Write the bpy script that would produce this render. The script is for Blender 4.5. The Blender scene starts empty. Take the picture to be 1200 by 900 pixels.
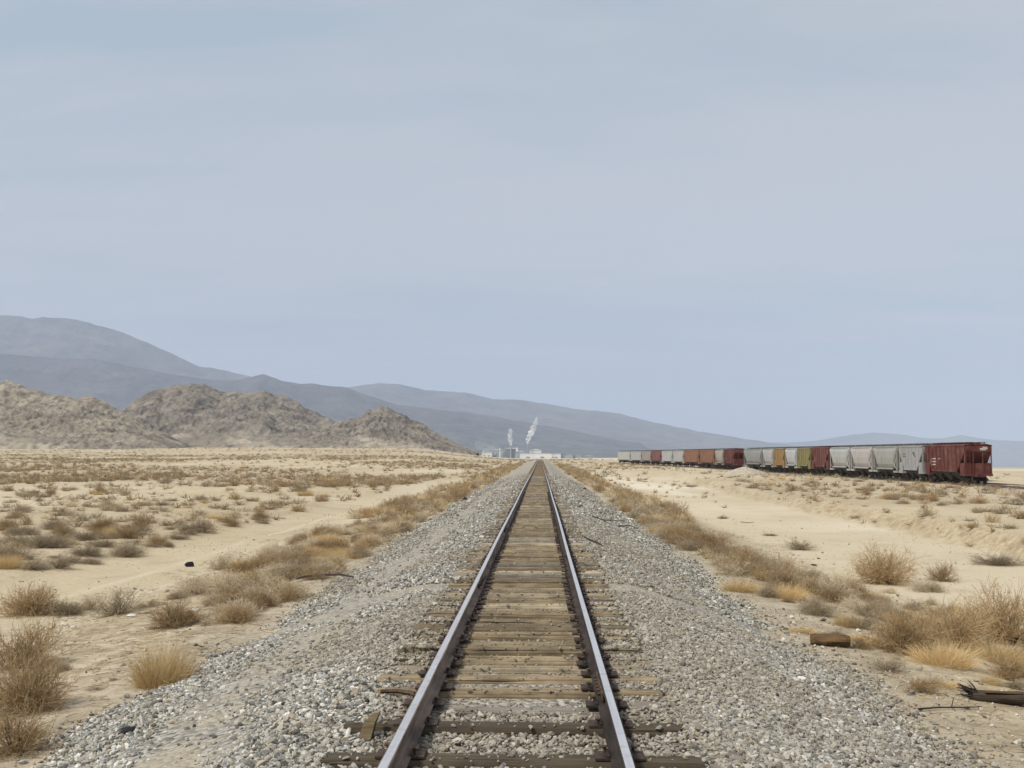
import bpy, math, random
import numpy as np

# ------------------------------------------------------------------ basics
S = bpy.context.scene
COL = S.collection
rng = np.random.default_rng(7)
random.seed(7)
R = math.radians

F, CX, CY = 1250.0, 600.0, 450.0                  # focal length and centre in photo pixels (1200 x 900)
CAMX, CAMZ = 0.213, 1.908
PITCH, YAW = math.atan(82.5 / F), math.atan(33.0 / F)


def ray(px, py):
    """direction of a photo pixel in world space"""
    a, b, c = (px - CX) / F, -(py - CY) / F, 1.0
    y1 = c * math.cos(PITCH) - b * math.sin(PITCH)
    z1 = c * math.sin(PITCH) + b * math.cos(PITCH)
    return (a * math.cos(YAW) - y1 * math.sin(YAW), a * math.sin(YAW) + y1 * math.cos(YAW), z1)


def at_dist(px, py, dist):
    """point whose forward (y) distance is dist"""
    d = ray(px, py)
    t = dist / d[1]
    return (CAMX + d[0] * t, dist, CAMZ + d[2] * t)


# ------------------------------------------------------------------ noise
def _hash(ix, iy, s):
    n = (ix.astype(np.int64) * 374761393 + iy.astype(np.int64) * 668265263 + s * 1442695041) & 0x7FFFFFFF
    n = ((n ^ (n >> 13)) * 1274126177) & 0x7FFFFFFF
    n = n ^ (n >> 16)
    return (n & 0xFFFFF) / float(0xFFFFF)


def vnoise(x, y, s=0):
    x = np.asarray(x, float); y = np.asarray(y, float)
    ix, iy = np.floor(x), np.floor(y)
    fx, fy = x - ix, y - iy
    fx = fx * fx * (3 - 2 * fx); fy = fy * fy * (3 - 2 * fy)
    a, b = _hash(ix, iy, s), _hash(ix + 1, iy, s)
    c, d = _hash(ix, iy + 1, s), _hash(ix + 1, iy + 1, s)
    return (a * (1 - fx) + b * fx) * (1 - fy) + (c * (1 - fx) + d * fx) * fy


def fbm(x, y, s=0, o=5, ridged=False):
    x = np.asarray(x, float); y = np.asarray(y, float)
    t, a, n = 0.0, 0.5, 0.0
    for k in range(o):
        v = vnoise(x * 2 ** k + 17.3 * k, y * 2 ** k - 9.1 * k, s + k)
        if ridged:
            v = 1 - np.abs(2 * v - 1)
        t = t + a * v; n += a; a *= 0.5
    return t / n


def sstep(a, b, x):
    t = np.clip((np.asarray(x, float) - a) / (b - a), 0, 1)
    return t * t * (3 - 2 * t)


# ------------------------------------------------------------------ mesh helpers
def np_mesh(name, verts, faces, mats=(), smooth=False, colors=None, mat_idx=None):
    """faces: (n,3) or (n,4) array, or list of lists"""
    me = bpy.data.meshes.new(name)
    verts = np.asarray(verts, np.float32)
    if isinstance(faces, np.ndarray):
        k = faces.shape[1]
        me.vertices.add(len(verts)); me.vertices.foreach_set('co', verts.ravel())
        me.loops.add(faces.size); me.loops.foreach_set('vertex_index', faces.ravel().astype(np.int32))
        me.polygons.add(len(faces))
        me.polygons.foreach_set('loop_start', np.arange(0, faces.size, k, dtype=np.int32))
        me.polygons.foreach_set('loop_total', np.full(len(faces), k, np.int32))
        me.update(calc_edges=True)
    else:
        me.from_pydata([tuple(v) for v in verts], [], faces)
        me.update()
    for m in mats:
        me.materials.append(m)
    if mat_idx is not None:
        me.polygons.foreach_set('material_index', np.asarray(mat_idx, np.int32))
    me.polygons.foreach_set('use_smooth', np.full(len(me.polygons), bool(smooth)))
    if colors is not None:
        at = me.color_attributes.new('tint', 'FLOAT_COLOR', 'POINT')
        c = np.ones((len(verts), 4), np.float32); c[:, :3] = colors
        at.data.foreach_set('color', c.ravel())
    me.validate()
    return me


def link(name, me, parent=None, loc=None, rotz=None):
    o = bpy.data.objects.new(name, me)
    COL.objects.link(o)
    if parent is not None:
        o.parent = parent
    if loc is not None:
        o.location = loc
    if rotz is not None:
        o.rotation_euler = (0, 0, rotz)
    return o


def tag(o, label=None, cat=None, group=None, kind=None):
    if label: o['label'] = label
    if cat: o['category'] = cat
    if group: o['group'] = group
    if kind: o['kind'] = kind
    return o


def empty(name, loc, rotz=0.0):
    o = bpy.data.objects.new(name, None); COL.objects.link(o)
    o.location = loc; o.rotation_euler = (0, 0, rotz)
    o.empty_display_size = 0.2
    return o


class MB:
    """collects boxes, bars, prisms and tubes into one mesh"""
    def __init__(self):
        self.v, self.f = [], []

    def add(self, vs, fs):
        b = len(self.v)
        self.v += [tuple(p) for p in vs]
        self.f += [[i + b for i in f] for f in fs]
        return self

    def box(self, c, s, rotz=0.0, bev=0.0):
        x, y, z = s[0] / 2, s[1] / 2, s[2] / 2
        if bev > 0:
            b = min(bev, x * .9, y * .9, z * .9)
            vs = []
            for sz in (-1, 1):
                for (ex, ey) in ((x - b, y - b),) if False else ((x - b, y - b),):
                    vs += [(-ex, -ey, sz * z), (ex, -ey, sz * z), (ex, ey, sz * z), (-ex, ey, sz * z)]
            for sz in (-1, 1):
                zz = sz * (z - b)
                vs += [(-x + b, -y, zz), (x - b, -y, zz), (x, -y + b, zz), (x, y - b, zz),
                       (x - b, y, zz), (-x + b, y, zz), (-x, y - b, zz), (-x, -y + b, zz)]
            fs = [[3, 2, 1, 0], [4, 5, 6, 7]]
            lo, hi = 8, 16
            for k in range(8):
                k2 = (k + 1) % 8
                fs.append([lo + k, lo + k2, hi + k2, hi + k])
            corner = [(0, 1), (1, 3), (2, 5), (3, 7)]
            # caps to rings
            for base, ring, flip in ((0, lo, True), (4, hi, False)):
                q = [[base, base + 1, ring + 1, ring + 0], [base + 1, base + 2, ring + 3, ring + 2],
                     [base + 2, base + 3, ring + 5, ring + 4], [base + 3, base, ring + 7, ring + 6],
                     [base, ring + 0, ring + 7], [base + 1, ring + 2, ring + 1],
                     [base + 2, ring + 4, ring + 3], [base + 3, ring + 6, ring + 5]]
                for f in q:
                    fs.append(f if flip else f[::-1])
        else:
            vs = [(-x, -y, -z), (x, -y, -z), (x, y, -z), (-x, y, -z), (-x, -y, z), (x, -y, z), (x, y, z), (-x, y, z)]
            fs = [[3, 2, 1, 0], [4, 5, 6, 7], [0, 1, 5, 4], [1, 2, 6, 5], [2, 3, 7, 6], [3, 0, 4, 7]]
        ca, sa = math.cos(rotz), math.sin(rotz)
        vs = [(c[0] + p[0] * ca - p[1] * sa, c[1] + p[0] * sa + p[1] * ca, c[2] + p[2]) for p in vs]
        return self.add(vs, fs)

    def loft(self, rings, cap=True):
        n = len(rings[0]); vs = [p for r in rings for p in r]; fs = []
        for k in range(len(rings) - 1):
            for i in range(n):
                j = (i + 1) % n
                fs.append([k * n + i, k * n + j, (k + 1) * n + j, (k + 1) * n + i])
        if cap:
            fs.append(list(range(n))[::-1]); fs.append([(len(rings) - 1) * n + i for i in range(n)])
        return self.add(vs, fs)

    def tube(self, pts, rad, n=6):
        pts = [np.array(p, float) for p in pts]
        if not hasattr(rad, '__len__'):
            rad = [rad] * len(pts)
        rings = []
        for i, p in enumerate(pts):
            d = pts[min(i + 1, len(pts) - 1)] - pts[max(i - 1, 0)]
            d = d / (np.linalg.norm(d) + 1e-9)
            u = np.cross(d, (0, 0, 1) if abs(d[2]) < .9 else (1, 0, 0)); u /= np.linalg.norm(u)
            w = np.cross(d, u)
            rings.append([tuple(p + rad[i] * (math.cos(2 * math.pi * k / n) * u + math.sin(2 * math.pi * k / n) * w)) for k in range(n)])
        return self.loft(rings)

    def build(self, name, mat, parent=None, smooth=False, loc=None, rotz=None):
        me = np_mesh(name, self.v, self.f, [mat], smooth)
        return link(name, me, parent, loc, rotz)


# ------------------------------------------------------------------ materials
def new_mat(name):
    m = bpy.data.materials.new(name); m.use_nodes = True
    nt = m.node_tree; b = nt.nodes['Principled BSDF']
    return m, nt, b


class N:
    """tiny node builder"""
    def __init__(self, nt):
        self.nt = nt

    def n(self, t, **kw):
        o = self.nt.nodes.new(t)
        for k, v in kw.items():
            setattr(o, k, v)
        return o

    def l(self, a, b):
        self.nt.links.new(a, b)

    def coord(self, kind='Object'):
        return self.n('ShaderNodeTexCoord').outputs[kind]

    def mapping(self, vec, scale=(1, 1, 1), loc=(0, 0, 0)):
        m = self.n('ShaderNodeMapping'); m.inputs['Scale'].default_value = scale; m.inputs['Location'].default_value = loc
        self.l(vec, m.inputs['Vector']); return m.outputs[0]

    def noise(self, vec, scale, detail=4, rough=0.55, dist=0.0, out='Fac'):
        t = self.n('ShaderNodeTexNoise'); t.inputs['Scale'].default_value = scale
        t.inputs['Detail'].default_value = detail; t.inputs['Roughness'].default_value = rough
        t.inputs['Distortion'].default_value = dist
        self.l(vec, t.inputs['Vector']); return t.outputs[out]

    def voronoi(self, vec, scale, feature='F1', out='Distance', rand=1.0):
        t = self.n('ShaderNodeTexVoronoi', feature=feature); t.inputs['Scale'].default_value = scale
        t.inputs['Randomness'].default_value = rand
        self.l(vec, t.inputs['Vector']); return t.outputs[out]

    def ramp(self, fac, stops, interp='LINEAR'):
        r = self.n('ShaderNodeValToRGB'); cr = r.color_ramp; cr.interpolation = interp
        while len(cr.elements) < len(stops):
            cr.elements.new(0.5)
        for e, (p, c) in zip(cr.elements, stops):
            e.position = p
            e.color = (*c, 1) if hasattr(c, '__len__') else (c, c, c, 1)
        self.l(fac, r.inputs[0]); return r.outputs[0]

    def mix(self, a, b, fac, mode='MIX'):
        m = self.n('ShaderNodeMix', data_type='RGBA', blend_type=mode)
        for i, v in ((0, fac), (6, a), (7, b)):
            if hasattr(v, 'is_output'):
                self.l(v, m.inputs[i])
            elif i == 0:
                m.inputs[0].default_value = v
            else:
                m.inputs[i].default_value = (*v, 1)
        return m.outputs[2]

    def math(self, op, a, b=0.0, clamp=False):
        m = self.n('ShaderNodeMath', operation=op); m.use_clamp = clamp
        for i, v in ((0, a), (1, b)):
            if hasattr(v, 'is_output'):
                self.l(v, m.inputs[i])
            else:
                m.inputs[i].default_value = v
        return m.outputs[0]

    def bump(self, height, strength, dist, bsdf, normal=None):
        b = self.n('ShaderNodeBump'); b.inputs['Strength'].default_value = strength; b.inputs['Distance'].default_value = dist
        self.l(height, b.inputs['Height'])
        if normal is not None:
            self.l(normal, b.inputs['Normal'])
        self.l(b.outputs[0], bsdf.inputs['Normal']); return b.outputs[0]


def mat_simple(name, col, rough=0.8, var=0.25, scale=3.0, metal=0.0, stretch=(1, 1, 1), col2=None, bump=0.0, rand=0.0, spec=0.3):
    m, nt, b = new_mat(name); k = N(nt)
    v = k.mapping(k.coord('Object'), stretch)
    n = k.noise(v, scale, 6, 0.62)
    c2 = col2 or tuple(c * (1 - var * 1.6) for c in col)
    out = k.ramp(n, [(0.32, c2), (0.62, col), (0.8, tuple(min(1, c * (1 + var * .5)) for c in col))])
    if rand:
        oi = k.n('ShaderNodeObjectInfo').outputs['Random']
        f = k.math('ADD', k.math('MULTIPLY', oi, rand * 2), 1 - rand)
        g = k.n('ShaderNodeCombineColor')
        for i in range(3):
            k.l(f, g.inputs[i])
        out = k.mix(out, g.outputs[0], 1.0, 'MULTIPLY')
    k.l(out, b.inputs['Base Color'])
    b.inputs['Roughness'].default_value = rough; b.inputs['Metallic'].default_value = metal
    b.inputs['Specular IOR Level'].default_value = spec
    if bump:
        k.bump(n, 0.6, bump, b)
    return m


def mat_tint(name, base=(1, 1, 1), rough=0.9, transl=0.0, rand=0.0, noise_amt=0.0):
    """albedo taken from the point attribute 'tint' (each stone / twig has its own)"""
    m, nt, b = new_mat(name); k = N(nt)
    a = k.n('ShaderNodeAttribute'); a.attribute_name = 'tint'
    out = k.mix(a.outputs['Color'], base, 1.0, 'MULTIPLY')
    if noise_amt:
        n = k.noise(k.coord('Object'), 45, 3)
        out = k.mix(out, k.ramp(n, [(0.3, 1 - noise_amt), (0.7, 1 + noise_amt * .4)]), 1.0, 'MULTIPLY')
    if rand:
        oi = k.n('ShaderNodeObjectInfo').outputs['Random']
        f = k.math('ADD', k.math('MULTIPLY', oi, rand * 2), 1 - rand)
        g = k.n('ShaderNodeCombineColor')
        for i in range(3):
            k.l(f, g.inputs[i])
        out = k.mix(out, g.outputs[0], 1.0, 'MULTIPLY')
    k.l(out, b.inputs['Base Color'])
    b.inputs['Roughness'].default_value = rough; b.inputs['Specular IOR Level'].default_value = 0.15
    if transl:
        tr = k.n('ShaderNodeBsdfTranslucent'); k.l(out, tr.inputs['Color'])
        ms = k.n('ShaderNodeMixShader'); ms.inputs[0].default_value = transl
        k.l(b.outputs[0], ms.inputs[1]); k.l(tr.outputs[0], ms.inputs[2])
        k.l(ms.outputs[0], nt.nodes['Material Output'].inputs['Surface'])
    return m


# ------------------------------------------------------------------ terrain height
def track_z(y):
    y = np.asarray(y, float)
    return -0.26 * sstep(50, 150, y) - 3.2 * sstep(430, 1100, y)


SIDE = [(60, 49.6), (123, 48.4), (172, 46.4), (225, 43.6), (412, 31.2), (600, 17.0)]
_sy = np.array([p[0] for p in SIDE], float); _sx = np.array([p[1] for p in SIDE], float)


def siding_x(y):
    # smooth (quadratic fit) curve of the siding
    c = np.polyfit(_sy[:5], _sx[:5], 2)
    return np.polyval(c, np.clip(np.asarray(y, float), -200, 520))


SIDING_Z = -1.34                                    # rail head of the siding


def toe_l(y): return -4.45 - 0.35 * (vnoise(np.asarray(y) * .35, 3.0, 5) - .5) * 2 - 0.5 * sstep(40, 90, y)
def toe_r(y): return 4.15 + 0.35 * (vnoise(np.asarray(y) * .35, 9.0, 6) - .5) * 2


def bank_x(y): return 18.9 + 1.5 * (fbm(np.asarray(y) * .06, 2.2, 8, 3) - .5) * 2 + 3.0 * sstep(75, 160, y)


def ground(x, y):
    x = np.asarray(x, float); y = np.asarray(y, float)
    ax = np.abs(x)
    d = np.sqrt(x * x + y * y)
    yy = np.maximum(y, 30.0)
    tl, tr = -x / yy, x / yy
    # natural plain, with a shallow wash right of the track and a sandy road left of it
    nat = -1.32 + 0.22 * (fbm(x * .045, y * .045, 11, 4) - .5) * 2 * sstep(6, 14, ax)
    nat = nat + 0.10 * (fbm(x * .35, y * .35, 12, 3) - .5) * 2 * sstep(4.5, 7, ax)
    bx = bank_x(y)
    wash = sstep(6.0, 10.5, x) * (1 - sstep(bx - .45, bx + .55, x)) * (1 - sstep(120, 230, y))
    nat = nat * (1 - wash) + wash * (-2.02 + 0.10 * (fbm(x * .12, y * .08, 31, 3) - .5))
    road = sstep(-14.5 - .06 * np.maximum(60 - y, 0), -12.0, x) * (1 - sstep(-9.6, -8.0, x)) * (1 - sstep(150, 260, y))
    nat = nat * (1 - road) + road * (-1.5 + 0.04 * (vnoise(x * .5, y * .1, 4) - .5))
    # regional slopes: bajada rising on the left, lake bed falling away on the right and ahead
    nat = nat + sstep(0.02, 0.13, tl) * np.minimum(np.maximum(d - 170, 0) * 0.0100, 16.0)
    nat = nat - sstep(0.10, 0.34, tr) * np.maximum(d - 175, 0) * 0.0112
    nat = nat - (1 - sstep(0.02, 0.13, tl)) * (1 - sstep(0.10, 0.34, tr)) * np.maximum(d - 550, 0) * 0.0030
    # siding bed
    sx = siding_x(y)
    sd = np.abs(x - sx)
    bed = (1 - sstep(3.2, 6.0, sd)) * (1 - sstep(420, 520, y))
    nat = nat * (1 - bed) + bed * (SIDING_Z - 0.20)
    # ballast embankment of the main track
    crown = track_z(y) - 0.27
    toe = np.where(x < 0, -toe_l(y), toe_r(y))
    foot = np.where(x < 0, -1.05, -1.02)
    t = np.clip((ax - 1.75) / np.maximum(toe - 1.75, .1), 0, 1)
    emb = crown * (1 - t) + (foot + track_z(y)) * t
    t2 = sstep(0, 1, np.clip((ax - toe) / 4.0, 0, 1))
    out = np.where(ax < toe, emb, (foot + track_z(y)) * (1 - t2) + nat * t2)
    far = sstep(560, 820, y)
    return out * (1 - far) + nat * far


# ------------------------------------------------------------------ ground sheet
def mat_ground():
    m, nt, b = new_mat('desert_sand'); k = N(nt)
    P = k.coord('Object')
    big = k.noise(P, 0.035, 5, 0.6)
    mid = k.noise(P, 0.45, 5, 0.6)
    fine = k.noise(P, 9, 5, 0.7)
    grit = k.noise(P, 55, 3, 0.7)
    streak = k.noise(k.mapping(P, (.10, .018, 1)), 1.0, 4, .6)
    sand = k.ramp(big, [(0.30, (0.47, 0.380, 0.238)), (0.5, (0.565, 0.47, 0.315)), (0.72, (0.645, 0.55, 0.39))])
    sand = k.mix(sand, (0.385, 0.30, 0.19), k.math('MULTIPLY', k.ramp(mid, [(0.50, 0.0), (0.72, 1.0)]), 0.55))
    sand = k.mix(sand, (0.62, 0.54, 0.40), k.math('MULTIPLY', k.ramp(streak, [(0.54, 0.0), (0.66, 1.0)]), 0.55))
    sand = k.mix(sand, k.ramp(fine, [(0.3, 0.80), (0.7, 1.08)]), 1.0, 'MULTIPLY')
    sand = k.mix(sand, k.ramp(grit, [(0.33, 0.72), (0.5, 1.0), (0.75, 1.08)]), 0.8, 'MULTIPLY')
    # painted-in wear only: litter and dirt under the scrub comes from the 'tint' attribute (r = dirt, g = gravel dust, b = pale playa)
    a = k.n('ShaderNodeAttribute'); a.attribute_name = 'tint'
    sp = k.n('ShaderNodeSeparateColor'); k.l(a.outputs['Color'], sp.inputs[0])
    lit = k.math('MULTIPLY', sp.outputs[0], k.ramp(k.noise(P, 2.2, 5, .7), [(0.40, 0.0), (0.60, 1.0)]))
    sand = k.mix(sand, (0.27, 0.195, 0.115), k.math('MULTIPLY', lit, .85))
    gr = k.math('MULTIPLY', sp.outputs[1], k.ramp(k.noise(P, 1.2, 5, .7), [(0.30, 0.3), (0.60, 1.0)]))
    sand = k.mix(sand, k.ramp(grit, [(0.3, (0.22, 0.19, 0.15)), (0.6, (0.40, 0.36, 0.29))]), gr)
    sand = k.mix(sand, (0.70, 0.63, 0.49), k.math('MULTIPLY', sp.outputs[2], .95))
    sx = k.n('ShaderNodeSeparateXYZ'); k.l(P, sx.inputs[0])
    wob = k.math('MULTIPLY', k.noise(k.mapping(P, (0, .05, 0)), 1.0, 2), 2.4)
    tr_ = None
    for off in (12.4, 10.75):                          # wheel ruts on the sandy road
        d_ = k.math('ABSOLUTE', k.math('ADD', k.math('ADD', sx.outputs[0], off), k.math('MULTIPLY', wob, -1.0)))
        t_ = k.ramp(d_, [(0.08, 1.0), (0.22, 0.0)])
        tr_ = t_ if tr_ is None else k.math('ADD', tr_, t_)
    tr_ = k.math('MULTIPLY', tr_, k.ramp(mid, [(0.4, 0.2), (0.6, 1.0)]))
    sand = k.mix(sand, (.66, .57, .42), k.math('MULTIPLY', tr_, .5, True))
    k.l(sand, b.inputs['Base Color'])
    b.inputs['Roughness'].default_value = 0.95; b.inputs['Specular IOR Level'].default_value = 0.12
    h = k.math('ADD', k.math('ADD', k.math('MULTIPLY', fine, 0.6), k.math('MULTIPLY', grit, 0.3)), k.math('MULTIPLY', mid, 2.0))
    k.bump(h, 0.5, 0.06, b)
    return m


def build_ground():
    ys = np.concatenate([np.linspace(-150, -12, 16), np.linspace(-10, 6, 12), 6 + np.geomspace(.12, 36000, 560) - .12 + .2])
    nc = 170
    u = np.linspace(-1, 1, 2 * nc + 1)
    us = np.sign(u) * np.abs(u) ** 2.0
    half = 45 + 1.15 * np.maximum(ys, 0)
    X = us[None, :] * half[:, None]
    Y = np.repeat(ys[:, None], X.shape[1], 1)
    Z = ground(X, Y)
    # tints
    ax = np.abs(X)
    dirt = np.zeros_like(X)
    dirt = np.maximum(dirt, (1 - sstep(-4.8, -4.2, X)) * sstep(-9.2, -7.6, X) * .9)
    dirt = np.maximum(dirt, sstep(4.1, 5, X) * (1 - sstep(7.5, 10, X)) * .9)
    patch = sstep(.50, .62, fbm(X * .05, Y * .022, 40, 4))
    dirt = np.maximum(dirt, patch * .55 * (X < -13.5) * sstep(14, 40, Y))
    dirt = np.maximum(dirt, sstep(.47, .55, fbm(X * .012, Y * .020, 47, 4)) * .7 * (X < -14) * sstep(70, 90, Y) * (1 - sstep(800, 1100, Y)))
    dirt = np.maximum(dirt, patch * .5 * (X > 19.5))
    bx = bank_x(Y)
    slope = np.exp(-((X - bx) / .55) ** 2) * (1 - sstep(120, 200, Y)) * (Y > 20)
    dirt = np.maximum(dirt, slope * 1.0)
    gravel = np.clip(1 - (ax - 3.6) / 2.6, 0, 1) * .9
    sx = siding_x(Y)
    gravel = np.maximum(gravel, (1 - sstep(1.6, 3.2, np.abs(X - sx))) * .55 * (Y < 500))
    pale = sstep(9, 11, X) * (1 - sstep(bx - 1.2, bx - .4, X)) * sstep(.42, .62, fbm(X * .1, Y * .035, 61, 4)) * (1 - sstep(130, 220, Y)) * .60 + .22 * sstep(8.5, 10.5, X) * (1 - sstep(bx - 1.0, bx - .3, X)) * (1 - sstep(130, 220, Y)) * (Y > 18)
    far = sstep(260, 600, Y) * sstep(.48, .56, fbm(X * .0028, Y * .0009, 55, 4)) * .8
    pale = np.maximum(pale, far)
    cols = np.stack([dirt, gravel, pale], -1).reshape(-1, 3)
    V = np.stack([X, Y, Z], -1).reshape(-1, 3)
    nr, ncol = X.shape
    i = np.arange(nr - 1)[:, None] * ncol + np.arange(ncol - 1)[None, :]
    Fc = np.stack([i, i + 1, i + 1 + ncol, i + ncol], -1).reshape(-1, 4)
    me = np_mesh('ground', V, Fc, [mat_ground()], True, cols)
    tag(link('ground', me), kind='structure')


build_ground()


# ------------------------------------------------------------------ ballast bed + stones
def mat_ballast():
    m, nt, b = new_mat('ballast_gravel'); k = N(nt)
    P = k.coord('Object')
    v = k.voronoi(P, 17, 'F1', 'Distance')
    c = k.voronoi(P, 17, 'F1', 'Color')
    sp = k.n('ShaderNodeSeparateColor'); k.l(c, sp.inputs[0])
    base = k.ramp(sp.outputs[0], [(0.0, (0.16, 0.145, 0.12)), (0.35, (0.28, 0.26, 0.22)), (0.7, (0.39, 0.365, 0.315)), (1.0, (0.49, 0.465, 0.41))])
    n = k.noise(P, 1.3, 5, .65)
    base = k.mix(base, (0.41, 0.355, 0.26), k.math('MULTIPLY', k.ramp(n, [(0.42, 0.0), (0.62, 1.0)]), .8))
    k.l(base, b.inputs['Base Color'])
    b.inputs['Roughness'].default_value = .95; b.inputs['Specular IOR Level'].default_value = .15
    k.bump(k.math('SUBTRACT', 1.0, v), 0.9, 0.05, b)
    return m


def build_ballast_bed():
    ys = np.concatenate([np.arange(-12, 60, .5), np.geomspace(60, 900, 160)])
    t = np.linspace(0, 1, 41)
    L, Rr = toe_l(ys) - .05, toe_r(ys) + .05
    X = L[:, None] * (1 - t)[None, :] + Rr[:, None] * t[None, :]
    Y = np.repeat(ys[:, None], 41, 1)
    Z = ground(X, Y) + .014
    Z[:, 0] -= .05; Z[:, -1] -= .05
    V = np.stack([X, Y, Z], -1).reshape(-1, 3)
    nr, nc = X.shape
    i = np.arange(nr - 1)[:, None] * nc + np.arange(nc - 1)[None, :]
    Fc = np.stack([i, i + 1, i + 1 + nc, i + nc], -1).reshape(-1, 4)
    tag(link('ballast_bed', np_mesh('ballast_bed', V, Fc, [mat_ballast()], True)), kind='structure')


build_ballast_bed()

# --- ties (positions first: stones have to know them)
TIE_TOP = -0.185
ties = [[5.2, 'dark'], [6.0, 'dark'], [6.75, 'dark'], [7.56, 'dark'], [8.44, 'dark'], [9.10, 'grey'], [9.74, 'brown'], [10.34, 'brown'], [10.82, 'tan']]
y = 11.25
while y < 116:
    r = random.random()
    ties.append([y, 'brown' if r < .66 else ('tan' if r < .86 else 'grey')])
    y += random.choice([.46, .50, .54, .58, .50, .64]) + random.uniform(-.05, .05)
for t in ties:
    t += [random.uniform(-.035, .018) if t[0] > 9.6 else random.uniform(-.004, .008), random.uniform(-.035, .035),
          random.uniform(-.018, .018), random.random() < .6 or t[0] < 10.5, random.uniform(-.07, .07)]
ties[5][2] = -.035; ties[5][5] = False
# entry: y, kind, dz, dx, yaw, exposed ends, length change
tie_y = np.array([t[0] for t in ties])

ICO_V = []
_p = (1 + 5 ** .5) / 2
for a in (-1, 1):
    for c in (-_p, _p):
        ICO_V += [(0, a, c), (a, c, 0), (c, 0, a)]
ICO_V = np.array(ICO_V, float); ICO_V /= np.linalg.norm(ICO_V[0])
ICO_F = []
for i in range(12):
    for j in range(i + 1, 12):
        for l in range(j + 1, 12):
            e = [np.linalg.norm(ICO_V[a] - ICO_V[b]) for a, b in ((i, j), (j, l), (i, l))]
            if max(e) < 1.1:
                n = np.cross(ICO_V[j] - ICO_V[i], ICO_V[l] - ICO_V[i])
                ICO_F.append((i, j, l) if n @ ICO_V[i] > 0 else (i, l, j))
ICO_F = np.array(ICO_F)
OCT_V = np.array([(1, 0, 0), (-1, 0, 0), (0, 1, 0), (0, -1, 0), (0, 0, 1), (0, 0, -1)], float)
OCT_F = np.array([(0, 2, 4), (2, 1, 4), (1, 3, 4), (3, 0, 4), (2, 0, 5), (1, 2, 5), (3, 1, 5), (0, 3, 5)])


def rand_rot(n):
    q = rng.normal(size=(n, 4)); q /= np.linalg.norm(q, axis=1)[:, None]
    w, x, y, z = q.T
    return np.stack([1 - 2 * (y * y + z * z), 2 * (x * y - z * w), 2 * (x * z + y * w),
                     2 * (x * y + z * w), 1 - 2 * (x * x + z * z), 2 * (y * z - x * w),
                     2 * (x * z - y * w), 2 * (y * z + x * w), 1 - 2 * (x * x + y * y)], -1).reshape(n, 3, 3)


def stones_mesh(name, pos, rad, cols, lod, mat):
    BV, BF = (ICO_V, ICO_F) if lod == 0 else (OCT_V, OCT_F)
    n = len(pos)
    jit = 1 + rng.normal(0, .23, size=(n, len(BV)))
    v = BV[None] * jit[..., None]
    sc = np.stack([rng.uniform(.8, 1.45, n), rng.uniform(.7, 1.1, n), rng.uniform(.5, .9, n)], -1)
    v = v * sc[:, None, :] * rad[:, None, None]
    v = np.einsum('nij,nkj->nki', rand_rot(n), v)
    v[..., 2] *= .8
    v += pos[:, None, :]
    f = BF[None] + (np.arange(n) * len(BV))[:, None, None]
    c = np.repeat(cols[:, None, :], len(BV), 1)
    return np_mesh(name, v.reshape(-1, 3), f.reshape(-1, 3), [mat], False, c.reshape(-1, 3))


PAL = np.array([(.50, .49, .455), (.40, .39, .355), (.29, .28, .255), (.20, .20, .195), (.64, .625, .585), (.38, .345, .28), (.13, .125, .115), (.34, .285, .22), (.31, .325, .335)])
PALP = np.array([.17, .18, .15, .13, .09, .10, .09, .04, .05])


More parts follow.
